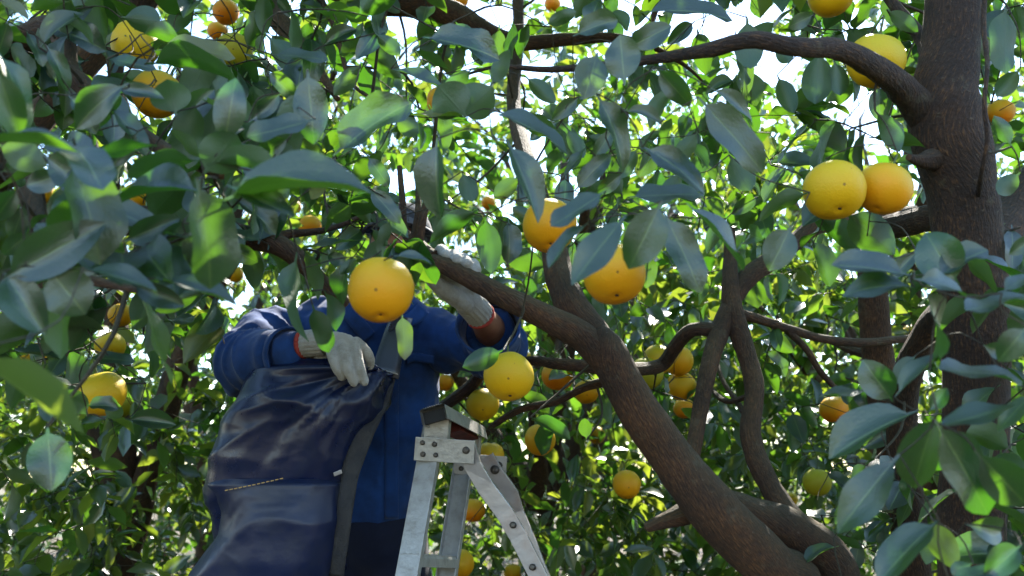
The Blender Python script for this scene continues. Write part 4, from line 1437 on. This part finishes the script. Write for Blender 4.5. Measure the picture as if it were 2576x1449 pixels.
# torso core inside the jacket keeps the body one piece
capsule_chain(gb, [P(940, 830, 2.5), P(930, 1050, 2.5), P(930, 1300, 2.5)], [.09, .10, .09], 12, 18)
capsule_chain(gb, [P(940, 840, 2.5), A0, A1], [.06, .05, .045], 14, 14)
capsule_chain(gb, [A1, P(690, 900, 2.15), P(775, 866, 2.10)], [.045, .040, .030], 12, 14)
capsule_chain(gb, [P(940, 840, 2.5), B0, B1], [.06, .05, .045], 14, 14)
capsule_chain(gb, [B1, P(1236, 835, 2.24), P(1206, 788, 2.085)], [.045, .042, .028], 12, 14)
for s_ in (-1, 1):
    capsule_chain(gb, [P(930 + s_ * 50, 1320, 2.5), feet + np.array((s_ * .10, .02, .48)), feet + np.array((s_ * .11, .05, .10))], [.078, .052, .042], 14, 14)
mb_ = remesh(np.vstack(gb.V), np.vstack(gb.F), 0.006, 4, 0.5)
vb, _ = get_vn(mb_)
set_v(mb_, vb, feet)
body = add('body', mb_, M_SKIN, person)
for s_ in (-1, 1):
    g = Geo()
    ellipsoid(g, HC + np.array((s_ * .034, -.081, .006)), ex * .013, ey * .008, hz * .008, 12, 8)
    add('eye', g.mesh('eye', origin=feet), M_EYE, person)
gh = Geo()
ellipsoid(gh, HC + np.array((0, .012, .035)), ex * .081, ey * .098, hz * .100, 24, 14)
add('hair', gh.mesh('hair', origin=feet), M_HAIR, person)

# cap
gc = Geo()
tilt = np.array((0, .0, 0))
rings = []
for th in np.linspace(0, math.pi / 2 - .08, 10):
    c = HC + np.array((.004, .004, .055)) + hz * .088 * math.sin(th)
    rings.append((c, ex * .094 * math.cos(th) ** .75, ey * .112 * math.cos(th) ** .75))
sweep_rings(gc, rings, 32)
gcV = np.vstack(gc.V)
gcV = gcV + (vnoise(gcV * 26, 3) * .004)[:, None]
capo = add('cap', mesh_np('cap', gcV, np.vstack(gc.F), origin=feet), M_CAP, person)
br = []
for k in range(13):
    a = math.radians(-78 + 156 * k / 12)
    for q in (0.98, 1.22, 1.48):
        dropz = -.012 * (q - 1) * 2 - .03 * (1 - math.cos(a)) * (q - .9)
        br.append(HC + np.array((.004 + math.sin(a) * .094 * (1 + (q - 1) * .35), .004 - math.cos(a) * .112 * q, .060 + dropz)))
bf = [[k * 3 + j, (k + 1) * 3 + j, (k + 1) * 3 + j + 1, k * 3 + j + 1] for k in range(12) for j in range(2)]
brim = add('brim', mesh_np('brim', br, bf, origin=feet), M_CAP, capo)
sm = brim.modifiers.new('thick', 'SOLIDIFY')
sm.thickness = .005

# trousers and boots
gt = Geo()
ellipsoid(gt, P(930, 1345, 2.5) + np.array((0, 0, .01)), ex * .15, ey * .125, hz * .14, 24, 14)
for s_ in (-1, 1):
    capsule_chain(gt, [P(930 + s_ * 52, 1340, 2.5), feet + np.array((s_ * .095, 0, .62)), feet + np.array((s_ * .105, .01, .46)), feet + np.array((s_ * .11, .03, .16))], [.105, .088, .078, .074], 16, 18)
mt_ = remesh(np.vstack(gt.V), np.vstack(gt.F), 0.010, 4, .5)
vt, nt_ = get_vn(mt_)
vt = vt + nt_ * (0.006 * ridge(vt * np.array((8, 8, 5)), 8))[:, None]
set_v(mt_, vt, feet)
add('trousers', mt_, M_TROUSER, person)
for s_ in (-1, 1):
    g = Geo()
    capsule_chain(g, [feet + np.array((s_ * .11, .045, .15)), feet + np.array((s_ * .11, .05, .06))], [.062, .058], 8, 14)
    capsule_chain(g, [feet + np.array((s_ * .11, .06, .045)), feet + np.array((s_ * .12, -.05, .042)), feet + np.array((s_ * .13, -.13, .036))], [.044, .045, .036], 10, 14)
    m_ = remesh(np.vstack(g.V), np.vstack(g.F), .008, 3, .5)
    v_, _ = get_vn(m_)
    v_[:, 2] = np.maximum(v_[:, 2], 0.0)
    set_v(m_, v_, feet)
    add('boot', m_, M_BOOT, person)


# gloves
def glove(parts, palm, cuffpts, cuffr):
    g = Geo()
    for c, a, b, cc in palm:
        ellipsoid(g, c, a, b, cc, 18, 12)
    for pts, rads in parts:
        capsule_chain(g, pts, rads, 14, 12)
    m_ = remesh(np.vstack(g.V), np.vstack(g.F), .0026, 2, .45)
    v_, n_ = get_vn(m_)
    v_ = v_ + n_ * (0.0009 * vnoise(v_ * 120, 2) + 0.0006 * vnoise(v_ * 330, 6))[:, None]
    set_v(m_, v_, feet)
    o = add('glove', m_, M_GLOVE, person)
    g2 = Geo()
    pts = spline(cuffpts, 24)
    base = np.linspace(cuffr[0], cuffr[1], 24) 
    # knitted ribs run along the wrist
    tube(g2, pts, base, segs=56, cap=False)
    Vc = np.vstack(g2.V).reshape(24, 57, 3)
    for i in range(24):
        d = Vc[i] - pts[i]
        k = np.arange(57)
        Vc[i] = pts[i] + d * (1 + 0.06 * np.cos(k / 56 * 2 * np.pi * 19))[:, None]
    Vc[:, -1] = Vc[:, 0]
    cu = add('glove_cuff', mesh_np('glove_cuff', Vc.reshape(-1, 3), np.vstack(g2.F), origin=feet), M_GLOVE, o)
    mm = cu.modifiers.new('t', 'SOLIDIFY')
    mm.thickness = .002
    g3 = Geo()
    e0 = pts[-1]
    dv = nrm(pts[-1] - pts[-3])
    tube(g3, np.array([e0 - dv * .004, e0 + dv * .003, e0 + dv * .008]), [cuffr[1] * 1.06, cuffr[1] * 1.08, cuffr[1] * 1.02], segs=40, rough=.03, cap=False)
    e = add('red_band', g3.mesh('red_band', origin=feet), M_CUFF, o)
    mm = e.modifiers.new('t', 'SOLIDIFY')
    mm.thickness = .003
    return o


q = lambda x, y, d: P(x, y, d)
# hand resting over the bag rim
glove([
    ([q(832, 868, 2.06), q(838, 896, 2.035), q(848, 924, 2.028), q(861, 946, 2.036)], [.0150, .0140, .0132, .0115]),
    ([q(862, 864, 2.055), q(868, 898, 2.03), q(878, 932, 2.022), q(890, 960, 2.03)], [.0150, .0142, .0134, .0115]),
    ([q(890, 864, 2.06), q(898, 896, 2.04), q(906, 930, 2.032), q(917, 960, 2.04)], [.0145, .0135, .0128, .0108]),
    ([q(896, 862, 2.085), q(918, 882, 2.085), q(930, 902, 2.09), q(930, 920, 2.10)], [.0145, .0138, .0125, .0108]),
    ([q(800, 880, 2.10), q(815, 897, 2.10), q(835, 905, 2.11), q(850, 908, 2.13)], [.020, .019, .016, .013]),
], [(q(848, 862, 2.07), (q(42, 8, 2.07) - q(0, 0, 2.07)), (q(-4, 28, 2.07) - q(0, 0, 2.07)), ey * .020),
    (q(822, 860, 2.08), (q(38, 2, 2.07) - q(0, 0, 2.07)), (q(-2, 29, 2.07) - q(0, 0, 2.07)), ey * .024),
    (q(870, 862, 2.065), (q(34, 14, 2.07) - q(0, 0, 2.07)), (q(-6, 22, 2.07) - q(0, 0, 2.07)), ey * .019)],
    [q(818, 862, 2.085), q(795, 863, 2.09), q(765, 866, 2.10)], (.031, .0315))
# hand gripping the limb
glove([
    ([q(1112, 700, 2.03), q(1106, 662, 2.02), q(1109, 630, 1.985), q(1122, 640, 1.945)], [.0150, .0150, .0140, .0120]),
    ([q(1136, 710, 2.03), q(1134, 672, 2.02), q(1138, 643, 1.98), q(1150, 652, 1.93)], [.0160, .0160, .0150, .0125]),
    ([q(1162, 720, 2.03), q(1162, 682, 2.02), q(1164, 652, 1.975), q(1175, 664, 1.925)], [.0160, .0160, .0150, .0125]),
    ([q(1186, 730, 2.03), q(1190, 690, 2.02), q(1189, 664, 1.975), q(1198, 680, 1.925)], [.0150, .0150, .0140, .0120]),
    ([q(1175, 768, 2.03), q(1130, 738, 2.01), q(1098, 714, 1.985), q(1074, 692, 1.96)], [.021, .021, .0175, .0135]),
], [(q(1150, 725, 2.035), (q(44, 26, 2.03) - q(0, 0, 2.03)), (q(-20, 38, 2.03) - q(0, 0, 2.03)), ey * .022),
    (q(1178, 758, 2.04), (q(34, 22, 2.03) - q(0, 0, 2.03)), (q(-20, 28, 2.03) - q(0, 0, 2.03)), ey * .025)],
    [q(1176, 758, 2.045), q(1193, 775, 2.06), q(1208, 793, 2.085)], (.032, .033))

# ------------------------------------------------------------------ the picking bag
bagc = P(770, 1200, 2.2)
bag = thing('picking_bag', 'dark navy vinyl picking bag with a folded lower pouch slung on the worker', 'bag', (bagc[0], bagc[1], bagc[2] - .42))
BO = ORI[bag.name]


def bag_shell(rows, nu=130, seed=0, amp=1.0, fold=1.0):
    """rows: y, left px, right px, depth of centre, half thickness; lofted and crumpled"""
    rows = np.asarray(rows, float)
    n = 130
    rr = np.vstack([np.interp(np.linspace(0, 1, n), np.linspace(0, 1, len(rows)), rows[:, k]) for k in range(5)]).T
    for k in range(1, 5):   # soften the corners
        for _ in range(10):
            rr[1:-1, k] = (rr[:-2, k] + 2 * rr[1:-1, k] + rr[2:, k]) / 4
    u = np.linspace(0, 2 * np.pi, nu + 1)[:-1]
    V = np.zeros((n, nu, 3))
    for i, (y, l, r, d, h) in enumerate(rr):
        c = P((l + r) / 2, y, d)
        hw = (r - l) / 2 / FPX * d
        cu, su = np.cos(u), np.sin(u)
        e = 0.78
        xx = np.sign(cu) * np.abs(cu) ** e * hw
        yy = np.sign(su) * np.abs(su) ** e * h
        V[i] = c + xx[:, None] * ex + yy[:, None] * ey
    W = V.reshape(-1, 3)
    Q = W - bagc
    # diagonal creases that run from the strap side down to the left
    a = Q[:, 0] * 0.55 + Q[:, 2] * 1.0
    b = Q[:, 0] * 1.0 - Q[:, 2] * 0.55
    warp = vnoise(Q * 5, seed + 1) * 0.06
    cr = ridge(np.stack([b * 3 + 2, Q[:, 1] * 2, (a + warp) * 13], 1), seed + 2)
    cr2 = ridge(np.stack([b * 5, Q[:, 1] * 4, (a - warp) * 24], 1), seed + 3)
    lump = vnoise(Q * 7, seed + 4)
    an = P(930, 930, 2.15) - bagc
    th = np.arctan2(Q[:, 2] - an[2], -(Q[:, 0] - an[0]))
    rad_ = np.hypot(Q[:, 2] - an[2], Q[:, 0] - an[0])
    w2_ = vnoise(Q * 6, seed + 8)
    cr = ridge(np.stack([th * 2.6 + w2_ * .35, rad_ * 3.5 + 3, Q[:, 1] * 1.5], 1), seed + 2)
    cr2 = ridge(np.stack([th * 8 + w2_ * .6, rad_ * 7, Q[:, 1] * 3], 1), seed + 3)
    disp = fold * (0.026 * np.sign(cr) * np.abs(cr) ** 1.5 + 0.006 * cr2 * np.abs(cr2)) + amp * (0.026 * lump + 0.004 * ridge(Q * np.array((9, 5, 14)) + 2, seed + 5) + 0.0015 * ridge(Q * 21 + vnoise(Q * 9, 2)[:, None], seed + 6))
    cen = np.repeat(V.mean(axis=1), nu, axis=0)
    out = W - cen
    out[:, 2] = 0
    out /= np.linalg.norm(out, axis=1)[:, None] + 1e-9
    edge = np.repeat(np.clip(np.minimum(np.arange(n), 99) / 8.0, .15, 1), nu)
    W = W + out * (disp * edge)[:, None]
    F = [[i * nu + j, i * nu + (j + 1) % nu, (i + 1) * nu + (j + 1) % nu, (i + 1) * nu + j] for i in range(n - 1) for j in range(nu)]
    return W, F, n, nu


W, F, n_, nu_ = bag_shell([(917, 690, 935, 2.17, .085), (960, 668, 932, 2.17, .10), (1010, 655, 925, 2.16, .115), (1060, 630, 910, 2.16, .125), (1110, 610, 895, 2.16, .13),
                           (1160, 585, 884, 2.16, .13), (1210, 575, 876, 2.16, .125), (1270, 580, 868, 2.16, .12), (1350, 590, 860, 2.17, .11), (1440, 600, 850, 2.18, .10)], seed=3)
W[:nu_] += (vnoise(W[:nu_] * 60, 3) * .004)[:, None] * hz
ub = add('upper_bag', mesh_np('upper_bag', W, F, origin=BO), M_VINYL, bag)
m_ = ub.modifiers.new('wall', 'SOLIDIFY')
m_.thickness = .004
W, F, n_, nu_ = bag_shell([(1205, 550, 868, 2.145, .135), (1235, 556, 862, 2.145, .142), (1290, 572, 858, 2.14, .15), (1345, 562, 855, 2.135, .155), (1400, 530, 850, 2.13, .16),
                           (1450, 508, 845, 2.13, .16), (1520, 500, 835, 2.13, .15), (1580, 520, 810, 2.14, .12), (1610, 580, 760, 2.15, .06)], seed=9, amp=1.0, fold=.5)
k = np.arange(nu_)
lp = add('lower_pouch', mesh_np('lower_pouch', W, F, origin=BO), M_VINYL2, bag)
m_ = lp.modifiers.new('wall', 'SOLIDIFY')
m_.thickness = .005
WL = W.reshape(n_, nu_, 3)


def on_pouch(px, py, lift=.004):
    dirv = nrm(P(px, py, 1.0) - CAM)
    rel = W - CAM
    al = rel @ dirv
    pe = np.linalg.norm(rel - al[:, None] * dirv, axis=1)
    s = pe < .02
    dd = np.min(al[s]) if s.any() else 2.0
    return CAM + dirv * (dd - lift)


gs = Geo()
for i in range(13):
    x = 566 + i * 11.5
    y = 1234 - i * 2.2 + (i * i) * -.02
    a, b = on_pouch(x, y, .007), on_pouch(x + 8, y - 1.6, .007)
    box_geo(gs, (a + b) / 2, (b - a) / 2, ey * .0012, hz * .0012)
st = add('stitching', gs.mesh('stitching', origin=BO, smooth=False), M_THREAD, lp)
st['kind'] = 'stuff'
# folded corner of the pouch rim
strip('corner_fold', [P(598, 1212, 2.09), P(572, 1190, 2.08), P(552, 1176, 2.085), P(545, 1164, 2.09)], np.array([P(4, 13, 2.1) - P(0, 0, 2.1), P(6, 18, 2.1) - P(0, 0, 2.1), P(5, 14, 2.1) - P(0, 0, 2.1), P(1, 3, 2.1) - P(0, 0, 2.1)]), .006, M_VINYL, lp, origin=BO)
# strap: wide pad over the chest, then webbing down the bag's side
w1 = P(33, 6, 2.2) - P(0, 0, 2.2)
strip('strap_pad', [P(1010, 800, 2.36), P(995, 838, 2.30), P(984, 880, 2.26), P(972, 925, 2.23), P(968, 940, 2.225)], np.array([w1 * .9, w1 * .85, w1 * .95, w1 * 1.05, w1 * 1.08]), .010, M_PAD, bag, origin=BO)
w2 = P(30, 5, 2.2) - P(0, 0, 2.2)
strip('strap', [P(968, 930, 2.235), P(958, 975, 2.20), P(938, 1030, 2.16), P(916, 1085, 2.12), P(896, 1140, 2.09), P(882, 1190, 2.065), P(872, 1250, 2.045), P(863, 1320, 2.04), P(853, 1390, 2.04), P(846, 1450, 2.05)],
      np.array([w2, w2, w2 * .95, w2 * .85, w2 * .8, w2 * .66, w2 * .6, w2 * .6, w2 * .6, w2 * .6]), .006, M_STRAP, bag, origin=BO, n=60, rough=.004)
g = Geo()
bc, bx_, bz_ = P(966, 937, 2.21), P(38, 12, 2.2) - P(0, 0, 2.2), P(-2, 6, 2.2) - P(0, 0, 2.2)
box_geo(g, bc, bx_, ey * .004, bz_)
bevel(add('buckle', g.mesh('buckle', origin=BO, smooth=False), M_PAD, bag), .002)
g = Geo()
box_geo(g, P(966, 931, 2.203), bx_ * .92, ey * .002, bz_ * .22)
box_geo(g, P(928, 917, 2.205), P(9, 4, 2.2) - P(0, 0, 2.2), ey * .004, bz_ * .7)
bevel(add('buckle_bar', g.mesh('buckle_bar', origin=BO, smooth=False), M_ALU, bag), .001)
# side ring where the strap joins the pouch
g = Geo()
box_geo(g, P(850, 1190, 2.04), P(10, -4, 2.05) - P(0, 0, 2.05), ey * .003, P(1, 5, 2.05) - P(0, 0, 2.05))
bevel(add('strap_clip', g.mesh('strap_clip', origin=BO, smooth=False), M_STEEL, bag), .001)
# fruit inside the bag
pos = P(822, 925, 2.16)
o = bpy.data.objects.new('orange', OR_ME[2])
col.objects.link(o)
o.location = tuple(pos)
o.color = (*Y_, .6)
o.rotation_euler = (.5, .8, .3)
o['label'] = 'yellow orange peeping over the rim inside the navy picking bag'
o['category'] = 'orange'
o['group'] = 'oranges picked into the bag'

# ------------------------------------------------------------------ the step ladder
ladc = P(1150, 1300, 2.25)
lad = thing('step_ladder', 'scuffed aluminium step ladder with bolted hinge plates beside the worker', 'ladder', (ladc[0], ladc[1], 0.0))
LO = ORI[lad.name]


def down(a, b, z=0.0):
    """extend the line a->b to height z"""
    a, b = np.asarray(a), np.asarray(b)
    t = (z - a[2]) / (b[2] - a[2])
    return a + (b - a) * t


R_ = nrm(np.array((.085, .33, -.035)))              # along the rungs, away from the camera
H_ = nrm(np.cross(R_, hz)) * 1.0                # across the ladder side, to the right in the picture
if H_[0] < 0:
    H_ = -H_
# near stile
S0 = P(1095, 1075, 2.16)
S1t, S1b = P(1072, 1165, 2.15), P(1021, 1449, 2.00)
S1g = down(S1t, S1b)
S1t = S1t + (S1t - S1g) * 0.10
RW = 0.30
sd = nrm(S1g - S1t)
Hs = nrm(H_ - sd * np.dot(H_, sd))
Rs = nrm(R_ - sd * np.dot(R_, sd))
w_ = 0.0265


def channel(hw, fl, th):
    return [(-hw, 0), (hw, 0), (hw, fl), (hw - th, fl), (hw - th, th), (-hw + th, th), (-hw + th, fl), (-hw, fl)]


for k, off in enumerate((0.0, RW)):
    g = Geo()
    top, bot = S1t + R_ * off, S1g + R_ * off
    pr = channel(w_, .022, .003)
    if k:
        pr = [(x, -y) for x, y in pr][::-1]
    extrude(g, pr, top, bot, Hs, Rs)
    o = add('stile', g.mesh('stile', origin=LO, smooth=False), M_ALU, lad)
    bevel(o, .0012)
    gf_ = Geo()
    box_geo(gf_, bot + np.array((0, 0, .012)) + R_ * (.010 if not k else -.010), Hs * .032, Rs * .017, hz * .014)
    bevel(add('rubber_foot', gf_.mesh('rubber_foot', origin=LO, smooth=False), M_RUB_SHADE, lad), .004)
Ll = np.linalg.norm(S1g - S1t)
# rungs: first one where the photo shows it
RG = P(1050, 1410, 2.02)
t1 = np.dot(RG - S1t, sd)
for i in range(4):
    tt = t1 + i * .265
    if tt > Ll - .08:
        break
    c = S1t + sd * tt
    g = Geo()
    prr = [(-.026, -.016), (.026, -.016), (.026, .004), (.022, .010), (.022, .014), (.012, .011), (.004, .014), (-.004, .011), (-.012, .014), (-.022, .011), (-.026, .004)]
    Hh = nrm(np.array((H_[0], H_[1], 0)))
    extrude(g, prr, c + R_ * .003, c + R_ * (RW - .003), Hh, hz)
    bevel(add('rung', g.mesh('rung', origin=LO, smooth=False), M_ALU, lad), .001)

# hinge plates on both sides
HP = [P(1046, 1099, 2.145), P(1195, 1109, 2.145), P(1192, 1168, 2.145), P(1041, 1158, 2.145)]
for k, off in enumerate((0.0, RW + .006)):
    base = [p + R_ * off for p in HP]
    c = sum(base) / 4
    g = Geo()
    A = [p - R_ * .002 for p in base] + [p + R_ * .002 for p in base]
    g.put(A, [[0, 3, 2, 1], [4, 5, 6, 7], [0, 1, 5, 4], [1, 2, 6, 5], [2, 3, 7, 6], [3, 0, 4, 7]])
    plate = add('hinge_plate', g.mesh('hinge_plate', origin=LO, smooth=False), M_ALU, lad)
    bevel(plate, .001)
    for (bx2, by2, br_) in ((1064, 1114, .0060), (1094, 1118, .0066), (1065, 1143, .0066), (1097, 1145, .0060), (1173, 1133, .0090)):
        p = P(bx2, by2, 2.145) + R_ * (off - .002)
        gb2 = Geo()
        tube(gb2, np.array([p + R_ * .003, p - R_ * .003, p - R_ * .005]), [br_, br_, br_ * .7], segs=12)
        add('bolt', gb2.mesh('bolt', origin=LO), M_BOLT, plate)
# upper stile stubs and cap
for k, off in enumerate((.006, RW - .006)):
    g = Geo()
    a = P(1093, 1104, 2.15) + R_ * off
    b = P(1098, 1048, 2.15) + R_ * off
    extrude(g, channel(.029, .02, .003) if not k else [(x, -y) for x, y in channel(.029, .02, .003)][::-1], b, a, nrm(P(1, .12, 2.1) - P(0, 0, 2.1)), R_)
    bevel(add('top_stub', g.mesh('top_stub', origin=LO, smooth=False), M_ALU, lad), .001)
# cap: an open channel that runs along the rung direction, with a ribbed tread
capA = P(1097, 1047, 2.13)
capX = nrm(P(60, -14, 2.1) - P(0, 0, 2.1))
capX = nrm(np.array((1, -0.25, 0.26)))
capZ = nrm(np.cross(capX, R_))
if capZ[2] < 0:
    capZ = -capZ
hw = .032
prof = [(-hw, -.016), (-hw, .018), (-hw + .006, .022)]
for i in range(9):
    x = -hw + .010 + i * (2 * hw - .02) / 8
    prof += [(x - .0016, .020), (x, .0235), (x + .0016, .020)]
prof += [(hw - .006, .022), (hw, .018), (hw, -.016), (hw - .003, -.016), (hw - .003, .014), (-hw + .003, .014), (-hw + .003, -.016)]
g = Geo()
extrude(g, prof[::-1], capA - R_ * .02, capA + R_ * (RW + .03), capX, capZ)
capo_ = add('top_cap', g.mesh('top_cap', origin=LO, smooth=False), M_ALU, lad)
g = Geo()
box_geo(g, capA - R_ * .006 - capZ * .001, capX * (hw - .004), R_ * .004, capZ * .0145)
add('hollow_end_shade', g.mesh('hollow_end_shade', origin=LO, smooth=False), M_RUB_SHADE, lad)  # black box added as the shade of the channel's hollow end
g = Geo()
box_geo(g, P(1160, 1086, 2.33), capX * .022, R_ * .08, capZ * .014)
bevel(add('inner_block', g.mesh('inner_block', origin=LO, smooth=False), M_RED, lad), .002)


# support legs: bent steel straps
def leg(pts, off, lo_ext, name='support_leg'):
    pts = [np.asarray(p) for p in pts]
    end = down(pts[-2], pts[-1], 0.02)
    pts = pts[:-1] + [pts[-1], end]
    hw2 = .0215
    prof2 = [(-hw2, 0), (hw2, 0), (hw2, .014), (hw2 - .0025, .014), (hw2 - .0025, .0025), (-hw2 + .0025, .0025), (-hw2 + .0025, .014), (-hw2, .014)]
    n = len(pts)
    Vs = []
    for i, p in enumerate(pts):
        t = nrm(pts[min(i + 1, n - 1)] - pts[max(i - 1, 0)])
        x = nrm(np.cross(t, R_))
        if x[0] < 0:
            x = -x
        y = nrm(R_ - t * np.dot(R_, t))
        for a, b in prof2:
            Vs.append(p + x * a + y * b)
    k = len(prof2)
    Fs = [[i * k + j, i * k + (j + 1) % k, (i + 1) * k + (j + 1) % k, (i + 1) * k + j] for i in range(n - 1) for j in range(k)]
    g = Geo()
    g.put(Vs, Fs)
    o = add(name, g.mesh(name, origin=LO, smooth=False), M_STEEL, lad)
    bevel(o, .0012)
    return o, pts


lg, _ = leg([P(1172, 1115, 2.155), P(1188, 1172, 2.155), P(1222, 1228, 2.15), P(1268, 1290, 2.14), P(1303, 1350, 2.13), P(1358, 1460, 2.11)], 0, 0)
for bx2, by2, dd_ in ((1291, 1321, 2.13), (1340, 1427, 2.11)):
    p = P(bx2, by2, dd_) - R_ * .001
    gb2 = Geo()
    tube(gb2, np.array([p + R_ * .003, p - R_ * .004, p - R_ * .006]), [.008, .008, .0055], segs=12)
    add('bolt', gb2.mesh('bolt', origin=LO), M_BOLT, lg)
lg2, _ = leg([P(1222, 1150, 2.40), P(1242, 1185, 2.40), P(1285, 1246, 2.40), P(1297, 1290, 2.40), P(1330, 1370, 2.38), P(1365, 1460, 2.36)], 0, 0)
p = P(1245, 1182, 2.39)
gb2 = Geo()
tube(gb2, np.array([p + R_ * .003, p - R_ * .005, p - R_ * .007]), [.012, .012, .008], segs=12)
add('bolt', gb2.mesh('bolt', origin=LO), M_BOLT, lg2)
